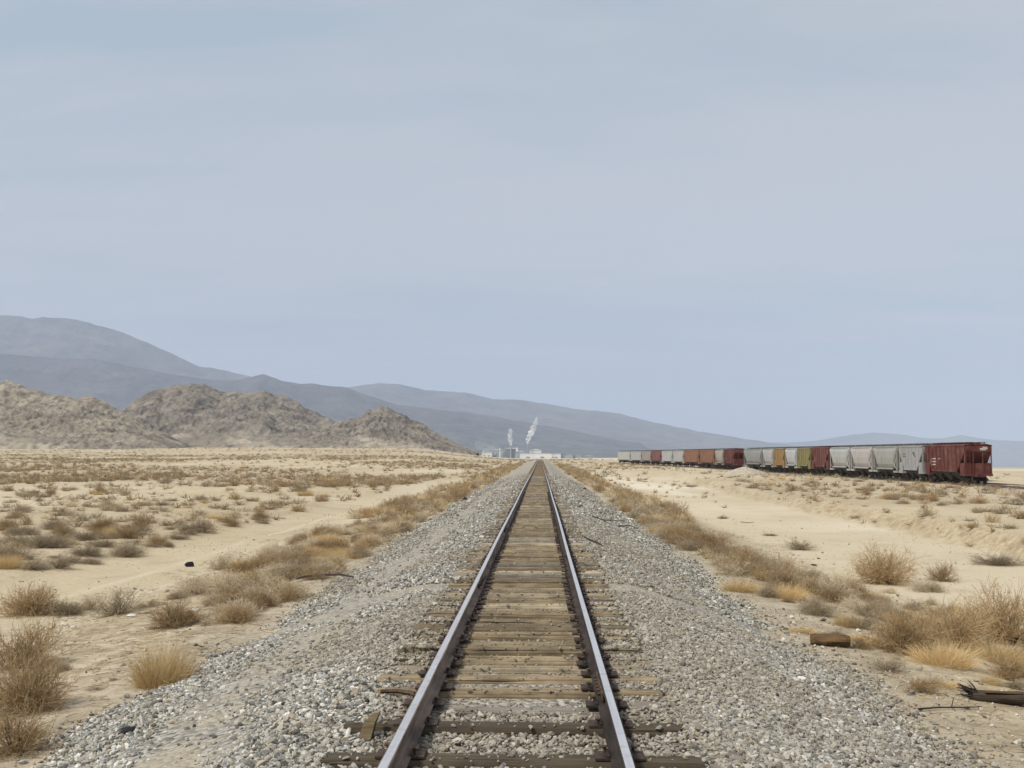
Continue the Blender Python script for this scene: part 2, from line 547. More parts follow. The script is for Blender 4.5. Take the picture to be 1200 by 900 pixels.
def ballast_stones(y0, y1, dens, r0, r1, lod, mat):
    n = int((y1 - y0) * 9.6 * dens)
    y = rng.uniform(y0, y1, n)
    x = rng.uniform(-5.2, 4.9, n)
    tl, tr = toe_l(y), toe_r(y)
    edge = np.minimum(x - tl, tr - x)                  # distance inside the toe
    keep = rng.random(n) < np.clip(.55 + edge * 1.6, .0, 1) * np.where(edge < -.1, .5, 1)
    # strip of fines on the left shoulder and worn patches
    strip = np.exp(-((x + 3.05 + .4 * (vnoise(y * .25, 1.0, 77) - .5)) / .55) ** 4)
    keep &= rng.random(n) > strip * .95
    fines = sstep(.56, .68, fbm(x * .8, y * .35, 90, 4)) * (np.abs(x) > 1.7)
    keep &= rng.random(n) > fines * .75
    ax = np.abs(x)
    # nothing inside the rail section
    keep &= np.abs(ax - .755) > .085
    # ties: which tie is nearest
    idx = np.clip(np.searchsorted(tie_y, y), 1, len(tie_y) - 1)
    idx = np.where(np.abs(tie_y[idx - 1] - y) < np.abs(tie_y[idx] - y), idx - 1, idx)
    T = np.array([[t[2], 1.0 if t[5] else 0.0] for t in ties])
    on = (np.abs(tie_y[idx] - y) < .125) & (ax < 1.31)
    inside = ax < .75
    exposed = T[idx, 1] > .5
    r = rng.random(n)
    keep &= ~(on & inside & (r > .09))
    keep &= ~(on & ~inside & exposed & (r > .05))
    keep &= ~(on & ~inside & ~exposed & (r > .55))
    gap_in = ~on & inside & (y > 9.2)
    keep &= ~(gap_in & (r > .8))
    x, y, on, inside, gap_in, exposed, idx = [q[keep] for q in (x, y, on, inside, gap_in, exposed, idx)]
    n = len(x)
    rad = np.clip(rng.lognormal(math.log((r0 + r1) / 2), .33, n), r0 * .6, r1 * 1.6)
    rad *= np.where(gap_in | (on & inside), .62, 1.0)
    z = ground(x, y) + rng.uniform(-.2, .75, n) * rad + .012
    lump = .03 * (fbm(x * 1.6, y * 1.6, 66, 3) - .5) * (np.abs(x) > 1.4)
    z += lump
    z = np.where(on, track_z(y) + TIE_TOP + T[idx, 0] + rad * .30, z)
    z = np.where(~on & (np.abs(x) < 1.35), track_z(y) + TIE_TOP - .062 + rng.uniform(-.02, .03, n) + np.where(gap_in, -.028, .0) + np.where(np.abs(x) > .85, .005, 0), z)
    c = PAL[rng.choice(len(PAL), n, p=PALP)] * rng.uniform(.78, 1.1, n)[:, None] * np.array((1.12, 1.095, 1.03))
    # rust and brake dust colour the stones next to the rails
    st = np.exp(-((np.abs(x) - .755) / .16) ** 2)[:, None] * .75
    c = c * (1 - st) + st * np.array((.095, .066, .05))
    mid = ((np.abs(x) < .7) & (y > 9.2))[:, None] * .5
    c = c * (1 - mid) + mid * np.array((.24, .19, .13))
    patch = sstep(.46, .64, fbm(x * .45, y * .22, 71, 4))[:, None] * .5
    c = c * (1 - patch) + patch * np.array((.31, .265, .195))
    return np.stack([x, y, z], -1), rad, c


def build_stones():
    m = mat_tint('ballast_stone', noise_amt=.22, rough=.92)
    parts = [ballast_stones(5.8, 17, 1450, .012, .025, 0, m), ballast_stones(18, 44, 520, .020, .034, 1, m),
             ballast_stones(44, 130, 110, .036, .060, 1, m)]
    for i, (p, r, c) in enumerate(parts):
        me = stones_mesh('ballast_stones', p, r, c, 0 if i == 0 else 1, m)
        tag(link('ballast_stones', me), kind='stuff')
    # loose stones and pebbles on the dirt beside the ballast
    n = 22000
    y = 6 + 60 * rng.random(n) ** 1.7; s = rng.choice([-1, 1], n)
    off = np.where(rng.random(n) < .45, rng.exponential(.8, n), rng.uniform(0, 18, n))
    x = np.where(s < 0, toe_l(y) - off, toe_r(y) + off)
    r = np.clip(rng.lognormal(math.log(.016), .5, n), .006, .06)
    keep = fbm(x * .8, y * .5, 23, 3) > .44
    x, y, r = x[keep], y[keep], r[keep]
    z = ground(x, y) + r * .2
    c = PAL[rng.choice(len(PAL), len(x), p=PALP)] * rng.uniform(.8, 1.1, len(x))[:, None] * np.array((1.0, .93, .82))
    tag(link('loose_pebbles', stones_mesh('loose_pebbles', np.stack([x, y, z], -1), r, c, 0, m)), kind='stuff')


build_stones()


# ------------------------------------------------------------------ ties
def mat_wood(name, light, mid, dark, rand=.25):
    m, nt, b = new_mat(name); k = N(nt)
    P = k.coord('Object')
    oi = k.n('ShaderNodeObjectInfo')
    off = k.n('ShaderNodeCombineXYZ')
    k.l(k.math('MULTIPLY', oi.outputs['Random'], 37.0), off.inputs[0]); k.l(k.math('MULTIPLY', oi.outputs['Random'], 91.0), off.inputs[1])
    ad = k.n('ShaderNodeVectorMath', operation='ADD'); k.l(P, ad.inputs[0]); k.l(off.outputs[0], ad.inputs[1])
    P2 = ad.outputs[0]
    grain = k.noise(k.mapping(P2, (1.3, 60, 60)), 1.0, 5, .6)
    crack = k.noise(k.mapping(P2, (.7, 26, 26)), 1.0, 3, .5)
    blot = k.noise(P2, 2.6, 4, .6)
    c = k.ramp(grain, [(0.28, dark), (0.5, mid), (0.75, light)])
    c = k.mix(c, dark, k.math('MULTIPLY', k.ramp(blot, [(0.40, 1.0), (0.62, 0.0)]), .55))
    c = k.mix(c, (0.02, 0.015, 0.01), k.ramp(crack, [(0.30, 1.0), (0.38, 0.0)]))
    f = k.math('ADD', k.math('MULTIPLY', oi.outputs['Random'], rand * 2), 1 - rand)
    g = k.n('ShaderNodeCombineColor')
    for i in range(3):
        k.l(f, g.inputs[i])
    c = k.mix(c, g.outputs[0], 1.0, 'MULTIPLY')
    k.l(c, b.inputs['Base Color']); b.inputs['Roughness'].default_value = .88; b.inputs['Specular IOR Level'].default_value = .2
    h = k.math('ADD', k.math('MULTIPLY', grain, .5), k.math('MULTIPLY', k.ramp(crack, [(0.28, 0.0), (0.42, 1.0)]), 1.0))
    k.bump(h, .7, .012, b)
    return m


WOOD = {'dark': mat_wood('creosoted_wood', (.125, .10, .065), (.085, .066, .043), (.05, .04, .028), .12),
        'brown': mat_wood('weathered_brown_wood', (.385, .30, .185), (.28, .215, .13), (.085, .064, .042)),
        'tan': mat_wood('bleached_tan_wood', (.50, .425, .30), (.385, .315, .21), (.13, .10, .064)),
        'grey': mat_wood('grey_weathered_wood', (.34, .305, .25), (.245, .215, .175), (.09, .075, .06))}
M_RUST = mat_simple('rusty_steel', (.13, .085, .06), .75, .5, 9, .2, bump=.003)
M_PLATE = mat_simple('rusty_plate', (.085, .060, .048), .8, .5, 14, .15, rand=.25, bump=.002)


def tie_mesh(seed, kind):
    """worn sawn timber: long box with uneven edges, split top and ragged ends"""
    r = np.random.default_rng(seed)
    nx = 40
    xs = np.linspace(-1.3, 1.3, nx)
    prof = [(-.115, -.09), (-.115, .05), (-.098, .085), (-.055, .09), (-.02, .09), (.02, .09), (.058, .09), (.1, .083), (.115, .05), (.115, -.09)]
    rings = []
    wear = .011 if kind != 'dark' else .004
    for i, x in enumerate(xs):
        ring = []
        for j, (py, pz) in enumerate(prof):
            n1 = float(fbm(x * 1.7 + seed * 13, j * .9, seed, 4) - .5)
            n2 = float(fbm(x * 4 + 5, j * 1.3 + seed * 3, seed + 9, 3) - .5)
            dz = n1 * wear * 2 if pz > 0 else 0
            if j in (4, 5) and kind != 'dark':
                dz -= .010 * max(0.0, float(vnoise(x * 2.2, seed * 7.7, seed + 2)) - .45) * 2
            if abs(pz - .05) < 1e-6 or abs(pz) > .08 and j in (2, 7):
                dz -= wear * max(0, n2) * 2.2
            endw = .012 if i in (0, nx - 1) else 0.0
            ring.append((x + r.normal(0, endw), py + n2 * wear * 1.3 - (math.copysign(.006, py) if endw else 0), pz + dz - endw * .4))
        rings.append(ring)
    mb = MB().loft(rings)
    return np_mesh('railroad_tie', mb.v, mb.f, [WOOD[kind]], False)


def plate_mesh():
    mb = MB()
    mb.box((0, 0, .011), (.34, .19, .022), bev=.004)
    mb.box((.082, 0, .030), (.02, .19, .016)); mb.box((-.082, 0, .030), (.02, .19, .016))
    return np_mesh('tie_plate', mb.v, mb.f, [M_PLATE])


def spike_mesh():
    mb = MB()
    mb.box((0, 0, .026), (.018, .018, .05)); mb.box((0.006, 0, .055), (.042, .034, .018), bev=.006)
    return np_mesh('spike', mb.v, mb.f, [M_RUST])


TM = {k: [tie_mesh(100 * i + 7 * j, k) for j in range(4)] for i, k in enumerate(WOOD)}
PM, SM = plate_mesh(), spike_mesh()
near_labels = [None, None, None, 'dark creosoted tie crossing the bottom edge of the photo, nearest of all',
               'second dark creosoted tie from the bottom edge, bare ballast on both sides',
               'grey tie almost buried in stones between dark tie and brown run',
               'brown weathered tie with split front edge, first of the closely packed run',
               'brown tie second in the closely packed run, half buried outside the rails',
               'tan tie third in the closely packed run, one end under ballast']
kname = {'brown': 'weathered brown wooden tie in the closely packed run under both rails',
         'tan': 'sun bleached tan wooden tie in the closely packed run under both rails',
         'grey': 'grey weathered wooden tie in the closely packed run under both rails'}
for i, t in enumerate(ties):
    yy, kind, dz, dx, yaw, ex, dl = t
    o = link('railroad_tie', TM[kind][i % 4], None, (dx, yy, float(track_z(yy)) + TIE_TOP - .09 + dz), yaw)
    o.scale = (1 + dl * .35, random.uniform(.95, 1.14) if yy > 10.6 else 1.0, 1)
    lab = near_labels[i] if i < len(near_labels) and near_labels[i] else (kname.get(kind) or 'dark creosoted tie just in front of the view')
    tag(o, lab, 'railroad tie', {'dark': 'dark ties nearest the camera', 'brown': 'brown ties along the track', 'tan': 'tan ties along the track', 'grey': 'grey ties along the track'}[kind])
    if yy < 60:
        for s in (-1, 1):
            p = link('tie_plate', PM, o, (s * .755 - dx, 0, .088 - dz), -yaw)
            if yy < 30:
                for q in (-1, 1):
                    sp = link('spike', SM, p, (q * .098, random.choice((-.05, .05)), .008), 0 if q > 0 else math.pi)


dt = MB(); y = 116.4
while y < 430:
    dt.box((0, y, float(track_z(y)) + TIE_TOP - .09 + random.uniform(-.02, .01)), (2.6, .24, .18)); y += .43
tag(dt.build('distant_ties', WOOD['brown']), kind='stuff')

# ------------------------------------------------------------------ rails
def mat_railhead():
    m, nt, b = new_mat('polished_rail_steel'); k = N(nt)
    P = k.coord('Object')
    n = k.noise(k.mapping(P, (30, .8, 1)), 1.0, 5, .6)
    n2 = k.noise(P, 6, 4, .6)
    c = k.ramp(n, [(0.3, (.46, .46, .475)), (0.6, (.57, .575, .59)), (0.8, (.64, .645, .66))])
    c = k.mix(c, (.26, .215, .18), k.math('MULTIPLY', k.ramp(n2, [(0.55, 0.0), (0.75, 1.0)]), .45))
    k.l(c, b.inputs['Base Color'])
    b.inputs['Metallic'].default_value = .4
    k.l(k.ramp(n, [(0.2, .52), (0.8, .36)]), b.inputs['Roughness'])
    return m


M_HEAD = mat_railhead()
M_WEB = mat_simple('lit_rail_web_rust', (.27, .20, .155), .85, .45, 5, .0, stretch=(1, .25, 1), bump=.003)  # rust colour lightened so the left rail's web looks sunlit
RAILP = [(-.036, -.004), (-.0355, -.030), (-.031, -.040), (-.010, -.050), (-.009, -.135), (-.022, -.155), (-.072, -.165), (-.072, -.176),
         (.072, -.176), (.072, -.165), (.022, -.155), (.009, -.135), (.010, -.050), (.031, -.040), (.0355, -.030), (.036, -.004), (.028, 0.0), (-.028, 0.0)]


M_WEBD = mat_simple('shaded_rail_web', (.062, .045, .036), .8, .45, 5, .0, stretch=(1, .25, 1), bump=.003)  # right rail's web: shade of its inner side put into a darker colour


def rail(x0, label, joint_y, pathx=None, z0=0.0, y0=-8.0, y1=640.0, detail=True, parts=True):
    ys = np.concatenate([np.arange(y0, 60, 1.5), np.geomspace(60, y1, 70)]) if pathx is None else np.arange(y0, y1, 4.0)
    rings = []
    for yv in ys:
        xc = x0 + (float(pathx(yv)) if pathx else 0.006 * math.sin(yv * .21 + x0) * (1 if yv < 60 else 0))
        zc = z0 + (float(track_z(yv)) if pathx is None else 0)
        rings.append([(xc + px, yv, zc + pz) for px, pz in RAILP])
    mb = MB().loft(rings)
    n = len(RAILP)
    mi = []
    for kk in range(len(rings) - 1):
        for i in range(n):
            mi.append(1 if i == 16 else 0)
    mi += [0, 0]
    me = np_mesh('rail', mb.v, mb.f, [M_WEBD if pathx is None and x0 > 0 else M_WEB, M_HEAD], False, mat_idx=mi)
    o = link('rail', me)
    tag(o, label, 'rail', 'rails')
    for jy in joint_y:
        for s in (-1, 1):
            b = MB()
            b.box((x0 + s * .026, jy, -.095), (.026, .92, .078), bev=.008)
            for q in (-.34, -.2, -.07, .07, .2, .34):
                b.tube([(x0 + s * .036, jy + q, -.092), (x0 + s * .066, jy + q, -.092)], .018, 6)
            b.build('joint_bar', M_RUST, o)
        g = MB(); g.box((x0, jy, -.0195), (.0735, .008, .04)); g.build('rail_gap', mat_gap, o)
    return o


mat_gap = mat_simple('joint_gap', (.03, .025, .02), .9)
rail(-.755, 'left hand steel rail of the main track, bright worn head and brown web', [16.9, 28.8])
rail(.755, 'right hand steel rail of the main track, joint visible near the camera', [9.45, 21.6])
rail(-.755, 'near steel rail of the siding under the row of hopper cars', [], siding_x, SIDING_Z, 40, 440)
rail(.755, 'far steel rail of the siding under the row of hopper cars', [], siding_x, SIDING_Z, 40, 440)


# ------------------------------------------------------------------ shrubs
def strips(p0, d, L, w, seg, rgen, droop=0.0, wob=.12):
    """n tapered ribbons; returns verts (n, 2*(seg+1), 3)"""
    n = len(p0)
    t = np.linspace(0, 1, seg + 1)
    side = np.cross(d, rgen.normal(size=(n, 3))); side /= np.linalg.norm(side, axis=1)[:, None] + 1e-9
    bend = np.cross(d, side)
    wb = rgen.normal(0, wob, n)
    out = np.empty((n, 2 * (seg + 1), 3))
    ctr = np.empty((n, seg + 1, 3))
    for i, tt in enumerate(t):
        c = p0 + d * (L * tt)[:, None] + bend * (wb * L * tt * tt)[:, None]
        c[:, 2] -= droop * L * tt * tt
        ctr[:, i] = c
        ww = (w * (1 - .75 * tt))[:, None]
        out[:, 2 * i] = c - side * ww * .5
        out[:, 2 * i + 1] = c + side * ww * .5
    return out, ctr


def strip_faces(n, seg, base=0):
    k = 2 * (seg + 1)
    i = np.arange(seg) * 2
    f = np.stack([i, i + 1, i + 3, i + 2], -1)
    return (f[None] + (np.arange(n) * k)[:, None, None] + base).reshape(-1, 4)


def hemi(n, rgen, up=.35, spread=1.0):
    v = rgen.normal(size=(n, 3)); v[:, 2] = np.abs(v[:, 2]) * spread + up * rgen.random(n)
    return v / np.linalg.norm(v, axis=1)[:, None]


KINDS = {  # colour a, colour b, height factor, style
    'rust': ((.315, .212, .106), (.515, .378, .215)),
    'grey': ((.285, .225, .145), (.465, .380, .258)),
    'pale': ((.560, .460, .310), (.740, .630, .450)),
    'gold': ((.540, .385, .180), (.720, .545, .290)),
    'olive': ((.230, .180, .115), (.360, .290, .195)),
}


def shrub_arrays(kind, lod, seed):
    """unit shrub (radius about 1): verts, faces, colours"""
    r = np.random.default_rng(seed)
    ca, cb = np.array(KINDS[kind][0]), np.array(KINDS[kind][1])
    V, Fc, C = [], [], []
    base = 0

    def put(v, seg, col):
        nonlocal base
        n = len(v)
        V.append(v.reshape(-1, 3)); Fc.append(strip_faces(n, seg, base)); C.append(np.repeat(col[:, None, :], v.shape[1], 1).reshape(-1, 3))
        base += n * v.shape[1]

    if kind == 'gold':
        n = (1500, 420, 110)[lod]; w = (.010, .024, .07)[lod]
        a = r.uniform(0, 2 * math.pi, n); q = np.sqrt(r.random(n)) * .62
        p0 = np.stack([np.cos(a) * q, np.sin(a) * q, np.zeros(n)], -1)
        d = np.stack([np.cos(a) * q * 1.25, np.sin(a) * q * 1.25, np.ones(n)], -1) + r.normal(0, .3, (n, 3))
        d /= np.linalg.norm(d, axis=1)[:, None]
        L = r.uniform(.35, 1.15, n) * (1.1 - .45 * q)
        v, _ = strips(p0, d, L, np.full(n, w), 2, r, .28, .18)
        t = r.random(n)[:, None]
        put(v, 2, ca * (1 - t) + cb * t)
    else:
        q = (1.0, .55, .8, .42)[seed % 4]                 # some bushes are dense, some half bare
        nm = int((150, 46, 16)[lod] * (q + .2)); ns = int((1000, 300, 66)[lod] * q); nt_ = int((3000, 560, 0)[lod] * q)
        w0 = (.016, .03, .07)[lod]
        lob = r.uniform(.5, 1.3, 6)
        d = hemi(nm, r, .35, 1.0 if kind != 'olive' else .55)
        az = np.arctan2(d[:, 1], d[:, 0])
        lobf = np.interp((az + math.pi) / (2 * math.pi) * 6, np.arange(7), np.append(lob, lob[0]))
        p0 = r.normal(0, .11, (nm, 3)); p0[:, 2] = 0
        Lm = r.uniform(.55, .95, nm) * lobf
        v, cm = strips(p0, d, Lm, np.full(nm, w0), 3, r, .05, .15)
        t = r.random(nm)[:, None]
        put(v, 3, (ca * (1 - t) + cb * t) * .8)

        def child(ctr, D, Lp, n, lo, hi, l0, l1, w, spread, seg):
            idx = r.integers(0, len(ctr), n)
            tt = r.uniform(lo, hi, n) * (ctr.shape[1] - 1)
            i0 = np.clip(tt.astype(int), 0, ctr.shape[1] - 2); fr = (tt - i0)[:, None]
            st = ctr[idx, i0] * (1 - fr) + ctr[idx, i0 + 1] * fr
            dd = D[idx] + r.normal(0, spread, (n, 3)); dd[:, 2] += .12
            dd /= np.linalg.norm(dd, axis=1)[:, None]
            L = r.uniform(l0, l1, n)
            v, c2 = strips(st, dd, L, np.full(n, w), seg, r, .0, .2)
            v[..., 2] = np.maximum(v[..., 2], -.02)
            t = r.random(n)[:, None]
            put(v, seg, ca * (1 - t) + cb * t)
            return c2, dd, L
        c2, d2, L2 = child(cm, d, Lm, ns, .25, 1.0, .22, .5, w0 * .7, .65, 2)
        if nt_:
            child(c2, d2, L2, nt_, .2, 1.0, .10, .26, w0 * (.55 if kind != 'pale' else .75), .85, 1)
    v = np.concatenate(V); f = np.concatenate(Fc); c = np.concatenate(C)
    v[:, 2] *= {'rust': .85, 'grey': .72, 'pale': .72, 'gold': 1.0, 'olive': .62}[kind]
    return v, f, c


M_TWIG = mat_tint('dry_twigs', rough=.9, transl=.18, rand=.22)
M_STEM = mat_simple('woody_stem', (.17, .125, .08), .9, .4, 20)
PROTO = {}
for ki, kind in enumerate(KINDS):
    for lod in range(3):
        PROTO[kind, lod] = []
        for vnt in range(4 if lod < 2 else 3):
            PROTO[kind, lod].append(shrub_arrays(kind, lod, 1000 * ki + 100 * lod + vnt + 3))
NAME = {'rust': 'tumbleweed_bush', 'grey': 'saltbush', 'pale': 'pale_brush', 'gold': 'dry_grass_tuft', 'olive': 'low_scrub_bush'}
CAT = {'rust': 'dry bush', 'grey': 'shrub', 'pale': 'shrub', 'gold': 'grass tuft', 'olive': 'shrub'}
LOOK = {'rust': 'rust brown dry bush', 'grey': 'grey brown twiggy shrub', 'pale': 'pale straw coloured rounded shrub', 'gold': 'golden dry grass tuft', 'olive': 'low dark grey desert shrub'}
PMESH = {k: [np_mesh('foliage', v, f, [M_TWIG], False, c) for v, f, c in PROTO[k]] for k in PROTO if k[1] < 2}


def stem_mesh(seed):
    r = random.Random(seed); mb = MB()
    for i in range(6):
        a = r.uniform(0, 6.28); e = r.uniform(.6, 1.2)
        p = [np.array((0, 0, -.05))]
        dd = np.array((math.cos(a) * math.cos(e), math.sin(a) * math.cos(e), math.sin(e)))
        for q in range(3):
            dd = dd + np.array((r.gauss(0, .2), r.gauss(0, .2), r.gauss(0, .1))); dd /= np.linalg.norm(dd)
            p.append(p[-1] + dd * .2)
        mb.tube(p, [.03, .022, .015, .008], 5)
    return np_mesh('stem', mb.v, mb.f, [M_STEM])


STEMS = [stem_mesh(i) for i in range(3)]
shrub_count = [0]


def put_shrub(kind, x, y, r, label, group, hs=1.0, lod=None, rot=None):
    lod = (0 if y < 46 else 1) if lod is None else lod
    ms = PMESH[kind, lod]
    i = shrub_count[0]; shrub_count[0] += 1
    z = float(ground(x, y)) - .02
    rot = random.uniform(0, 6.28) if rot is None else rot
    me = ms[i % len(ms)]
    if y < 26 and kind != 'gold':
        o = empty(NAME[kind], (x, y, z), rot)
        f = link('foliage', me, o); s = link('stem', STEMS[i % 3], o)
        f.scale = (r, r, r * hs); s.scale = (r * .8, r * .8, r * .9 * hs)
    else:
        o = link(NAME[kind], me, None, (x, y, z), rot)
        o.scale = (r, r, r * hs)
    tag(o, label, CAT[kind], group)
    return o


def gpoint(px, py):
    """where a photo pixel meets the ground"""
    d = ray(px, py)
    lo, hi = 5.0, 4000.0
    f = lambda t: CAMZ + d[2] * t - float(ground(CAMX + d[0] * t, d[1] * t))
    t = 5.0
    while t < 3000 and f(t) > 0:
        lo = t; t *= 1.04
    hi = t
    for _ in range(30):
        m = (lo + hi) / 2
        if f(m) > 0: lo = m
        else: hi = m
    return CAMX + d[0] * hi, d[1] * hi


# hand placed shrubs: kind, px, py of the foot, width in px, height factor, label
HAND = [
    ('rust', 6, 888, 130, 1.3, 'big rust brown bush at the bottom left corner of the photo'),
    ('rust', 22, 838, 112, 1.5, 'tall tangled brown bush rising behind the bottom left corner bush'),
    ('rust', 16, 786, 110, 1.35, 'bushy brown tumbleweed at the left edge, third back from the bottom left corner'),
    ('grey', 70, 722, 70, .8, 'low grey bush at the left edge in front of the sandy road'),
    ('grey', 132, 722, 74, 1.25, 'upright dark twiggy shrub at the near side of the sandy road'),
    ('gold', 185, 806, 92, 1.75, 'bright golden grass tuft alone beside the left edge of the ballast'),
    ('olive', 110, 810, 30, .9, 'tiny dark twig plant on the dirt left of the golden tuft'),
    ('grey', 228, 690, 44, 1.05, 'small grey shrub at the start of the left bush row'),
    ('grey', 258, 668, 50, 1.15, 'rounded brown grey shrub standing on the road edge before the left bush row'),
    ('rust', 300, 672, 58, .85, 'dense brown bush at the front of the left bush row'),
    ('rust', 345, 662, 58, .9, 'second dense brown bush at the front of the left bush row'),
    ('gold', 395, 655, 50, .8, 'straw yellow tuft at the ballast edge within the left bush row'),
    ('grey', 100, 716, 56, .9, 'low grey bush between the left edge and the upright twiggy shrub'),
    ('rust', 30, 722, 80, 1.1, 'brown bush at the left edge by the near side of the sandy road'),
    ('olive', 172, 712, 46, .7, 'dark low scrub right of the upright twiggy shrub'),
    ('grey', 205, 702, 40, .8, 'grey low shrub between upright twiggy shrub and left bush row'),
    ('olive', 60, 654, 28, .7, 'small dark clump alone on the pale sand of the left road'),
    ('grey', 104, 661, 34, .8, 'grey shrub on the sand just right of the small dark clump'),
    ('olive', 177, 641, 30, .8, 'dark low shrub at the middle of the left sandy flat'),
    ('olive', 205, 632, 36, .8, 'dark grey shrub right of the low shrub on the left flat'),
    ('rust', 270, 617, 34, 1.1, 'rust bush near the far edge of the left sandy road'),
    ('rust', 303, 610, 30, 1.1, 'upright rust bush on the far side of the left sandy road'),
    ('grey', 940, 645, 44, .9, 'grey brown shrub on the sand right of the right bush row'),
    ('rust', 1040, 686, 98, 1.15, 'large rust brown bush on the right sand flat'),
    ('pale', 992, 690, 60, .95, 'pale straw bush touching the left of the large rust bush'),
    ('pale', 1090, 694, 52, .8, 'low pale bush in front of the large rust bush on the right'),
    ('rust', 1106, 682, 46, 1.3, 'upright dark rust bush right of the large rust bush'),
    ('olive', 1176, 663, 66, .85, 'dark grey rounded bush at the right edge of the photo on pale sand'),
    ('rust', 918, 675, 66, 1.1, 'rust brown bush near the end of the right bush row'),
    ('grey', 960, 722, 62, 1.1, 'grey bush among dry grass close to the ballast right of the track'),
    ('gold', 925, 702, 60, .9, 'golden grass at the foot of the right bush row'),
    ('gold', 870, 694, 54, .9, 'golden grass tuft by the right ballast edge'),
    ('grey', 1020, 724, 66, 1.0, 'grey twiggy bush between the large rust bush and the log'),
    ('rust', 1066, 768, 110, 1.25, 'dark brown bush right of the short log'),
    ('rust', 1128, 762, 120, 1.3, 'brown bush behind the split stump on the right'),
    ('rust', 1188, 758, 120, 1.4, 'brown bush cut by the right edge above the split stump'),
    ('gold', 1112, 782, 90, .95, 'golden grass spread below the brown bushes on the right'),
    ('gold', 1176, 780, 80, 1.0, 'golden grass at the right edge below the brown bushes'),
    ('gold', 1110, 806, 44, .55, 'short trampled golden grass on the gravel left of the split stump'),
    ('gold', 942, 742, 40, .55, 'short dry grass just left of the short log'),
    ('gold', 1010, 752, 44, .6, 'short dry grass just right of the short log'),
    ('olive', 904, 628, 22, .6, 'tiny low scrub alone on the pale wash floor'),
    ('olive', 848, 608, 16, 1.2, 'tiny upright scrub at the left of the pale wash floor'),
]
taken = []
for kind, px, py, wpx, hs, lab in HAND:
    x, yv = gpoint(px, py)
    r = wpx * math.hypot(x - CAMX, yv) / F / 2 * .92
    put_shrub(kind, x, yv + r * .35, r, lab, None, hs, 0)
    taken.append((x, yv, r))

def litter():
    """fallen twigs and straw lying on the dirt beside the ballast"""
    n = 26000
    yv = 7 + 45 * rng.random(n) ** 1.5; s = rng.choice([-1, 1], n)
    off = rng.uniform(-.2, 6.0, n)
    x = np.where(s < 0, toe_l(yv) - off, toe_r(yv) + off)
    keep = fbm(x * .7, yv * .5, 29, 4) > .47
    x, yv = x[keep], yv[keep]; n = len(x)
    z = ground(x, yv) + .012
    a = rng.uniform(0, 6.28, n)
    d = np.stack([np.cos(a), np.sin(a), rng.uniform(-.02, .22, n)], -1)
    v, _ = strips(np.stack([x, yv, z], -1), d, rng.uniform(.05, .3, n), rng.uniform(.004, .012, n), 2, rng, .1, .25)
    t = rng.random(n)[:, None]
    c = np.array((.22, .155, .09)) * (1 - t) + np.array((.56, .45, .28)) * t
    tag(link('dry_litter', np_mesh('dry_litter', v.reshape(-1, 3), strip_faces(n, 2), [M_TWIG], False, np.repeat(c[:, None], v.shape[1], 1).reshape(-1, 3))), kind='stuff')


litter()
for q in ((350, 684), (376, 680), (400, 680), (268, 709)):      # keep the fallen branches clear
    _x, _y = gpoint(*q); taken.append((_x, _y - .4, .9))
# scattered shrubs
cand = []


def scatter(n, xr, yr, kinds, rr, region, dens=None, power=1.0):
    k = 0
    while k < n:
        yv = yr[0] + (yr[1] - yr[0]) * random.random() ** power
        x = random.uniform(*(xr(yv) if callable(xr) else xr))
        if dens is not None and random.random() > dens(x, yv):
            k += .25
            continue
        kind = random.choices(list(kinds), list(kinds.values()))[0]
        cand.append((kind, x, yv, random.uniform(*rr) * (.8 if kind == 'gold' else 1), region)); k += 1


ROW = {'rust': 5, 'grey': 2.2, 'pale': 2.4, 'gold': 1.2}
FLAT = {'rust': 3.4, 'grey': 3.2, 'pale': 1.0, 'olive': 2.2, 'gold': .5}
lrow = lambda y: (-8.6 - .5 * math.sin(y * .2) + (1.5 if y < 24 else 0), -4.95)
scatter(300, lrow, (19, 62), ROW, (.26, .58), 'in the dense row along the left ballast edge')
scatter(460, lambda y: (-9.8, -5.1), (55, 330), ROW, (.5, .95), 'in the dense row along the left ballast edge', power=1.3)
rrow = lambda y: (4.75 - .25 * (y > 35), 7.0 + .9 * math.sin(y * .13))
scatter(190, rrow, (24, 62), ROW, (.30, .66), 'in the brown row along the right ballast edge')
scatter(360, lambda y: (4.7, 8.4), (55, 330), ROW, (.5, .95), 'in the brown row along the right ballast edge', power=1.3)
scatter(120, (4.9, 10.5), (13.5, 31), {'rust': 3, 'grey': 3, 'gold': 3, 'pale': 2}, (.16, .48), 'on the gravelly dirt at the near right')
scatter(34, (-8.5, -4.9), (10, 24), {'grey': 3, 'gold': 1.2, 'olive': 2}, (.08, .22), 'on the gravelly dirt at the near left')
pn = lambda x, y: float(sstep(.46, .58, fbm(x * .05, y * .022, 40, 4)))
scatter(560, lambda y: (-.70 * y - 4, -13.2), (30, 100), FLAT, (.25, .78), 'on the flat beyond the left sandy road', lambda x, y: .22 + .78 * pn(x, y))
scatter(5600, lambda y: (-.76 * y - 6, -13.5), (80, 420), FLAT, (.5, 1.1), 'on the flat beyond the left sandy road', lambda x, y: .08 + .92 * pn(x, y))
scatter(270, lambda y: (20.5, min(42.5, .68 * y + 4)), (34, 115), FLAT, (.4, .8), 'on the terrace between the wash and the siding', lambda x, y: .2 + .8 * pn(x, y))
scatter(420, lambda y: (12 if y > 130 else 20.5, float(siding_x(y)) - 4), (85, 360), FLAT, (.45, .9), 'on the terrace between the wash and the siding', lambda x, y: .2 + .8 * pn(x, y))
scatter(60, lambda y: (8.5, 18), (60, 150), {'rust': 2, 'grey': 2}, (.3, .6), 'along the pale wash right of the track', lambda x, y: .6 if y > 95 else .12)
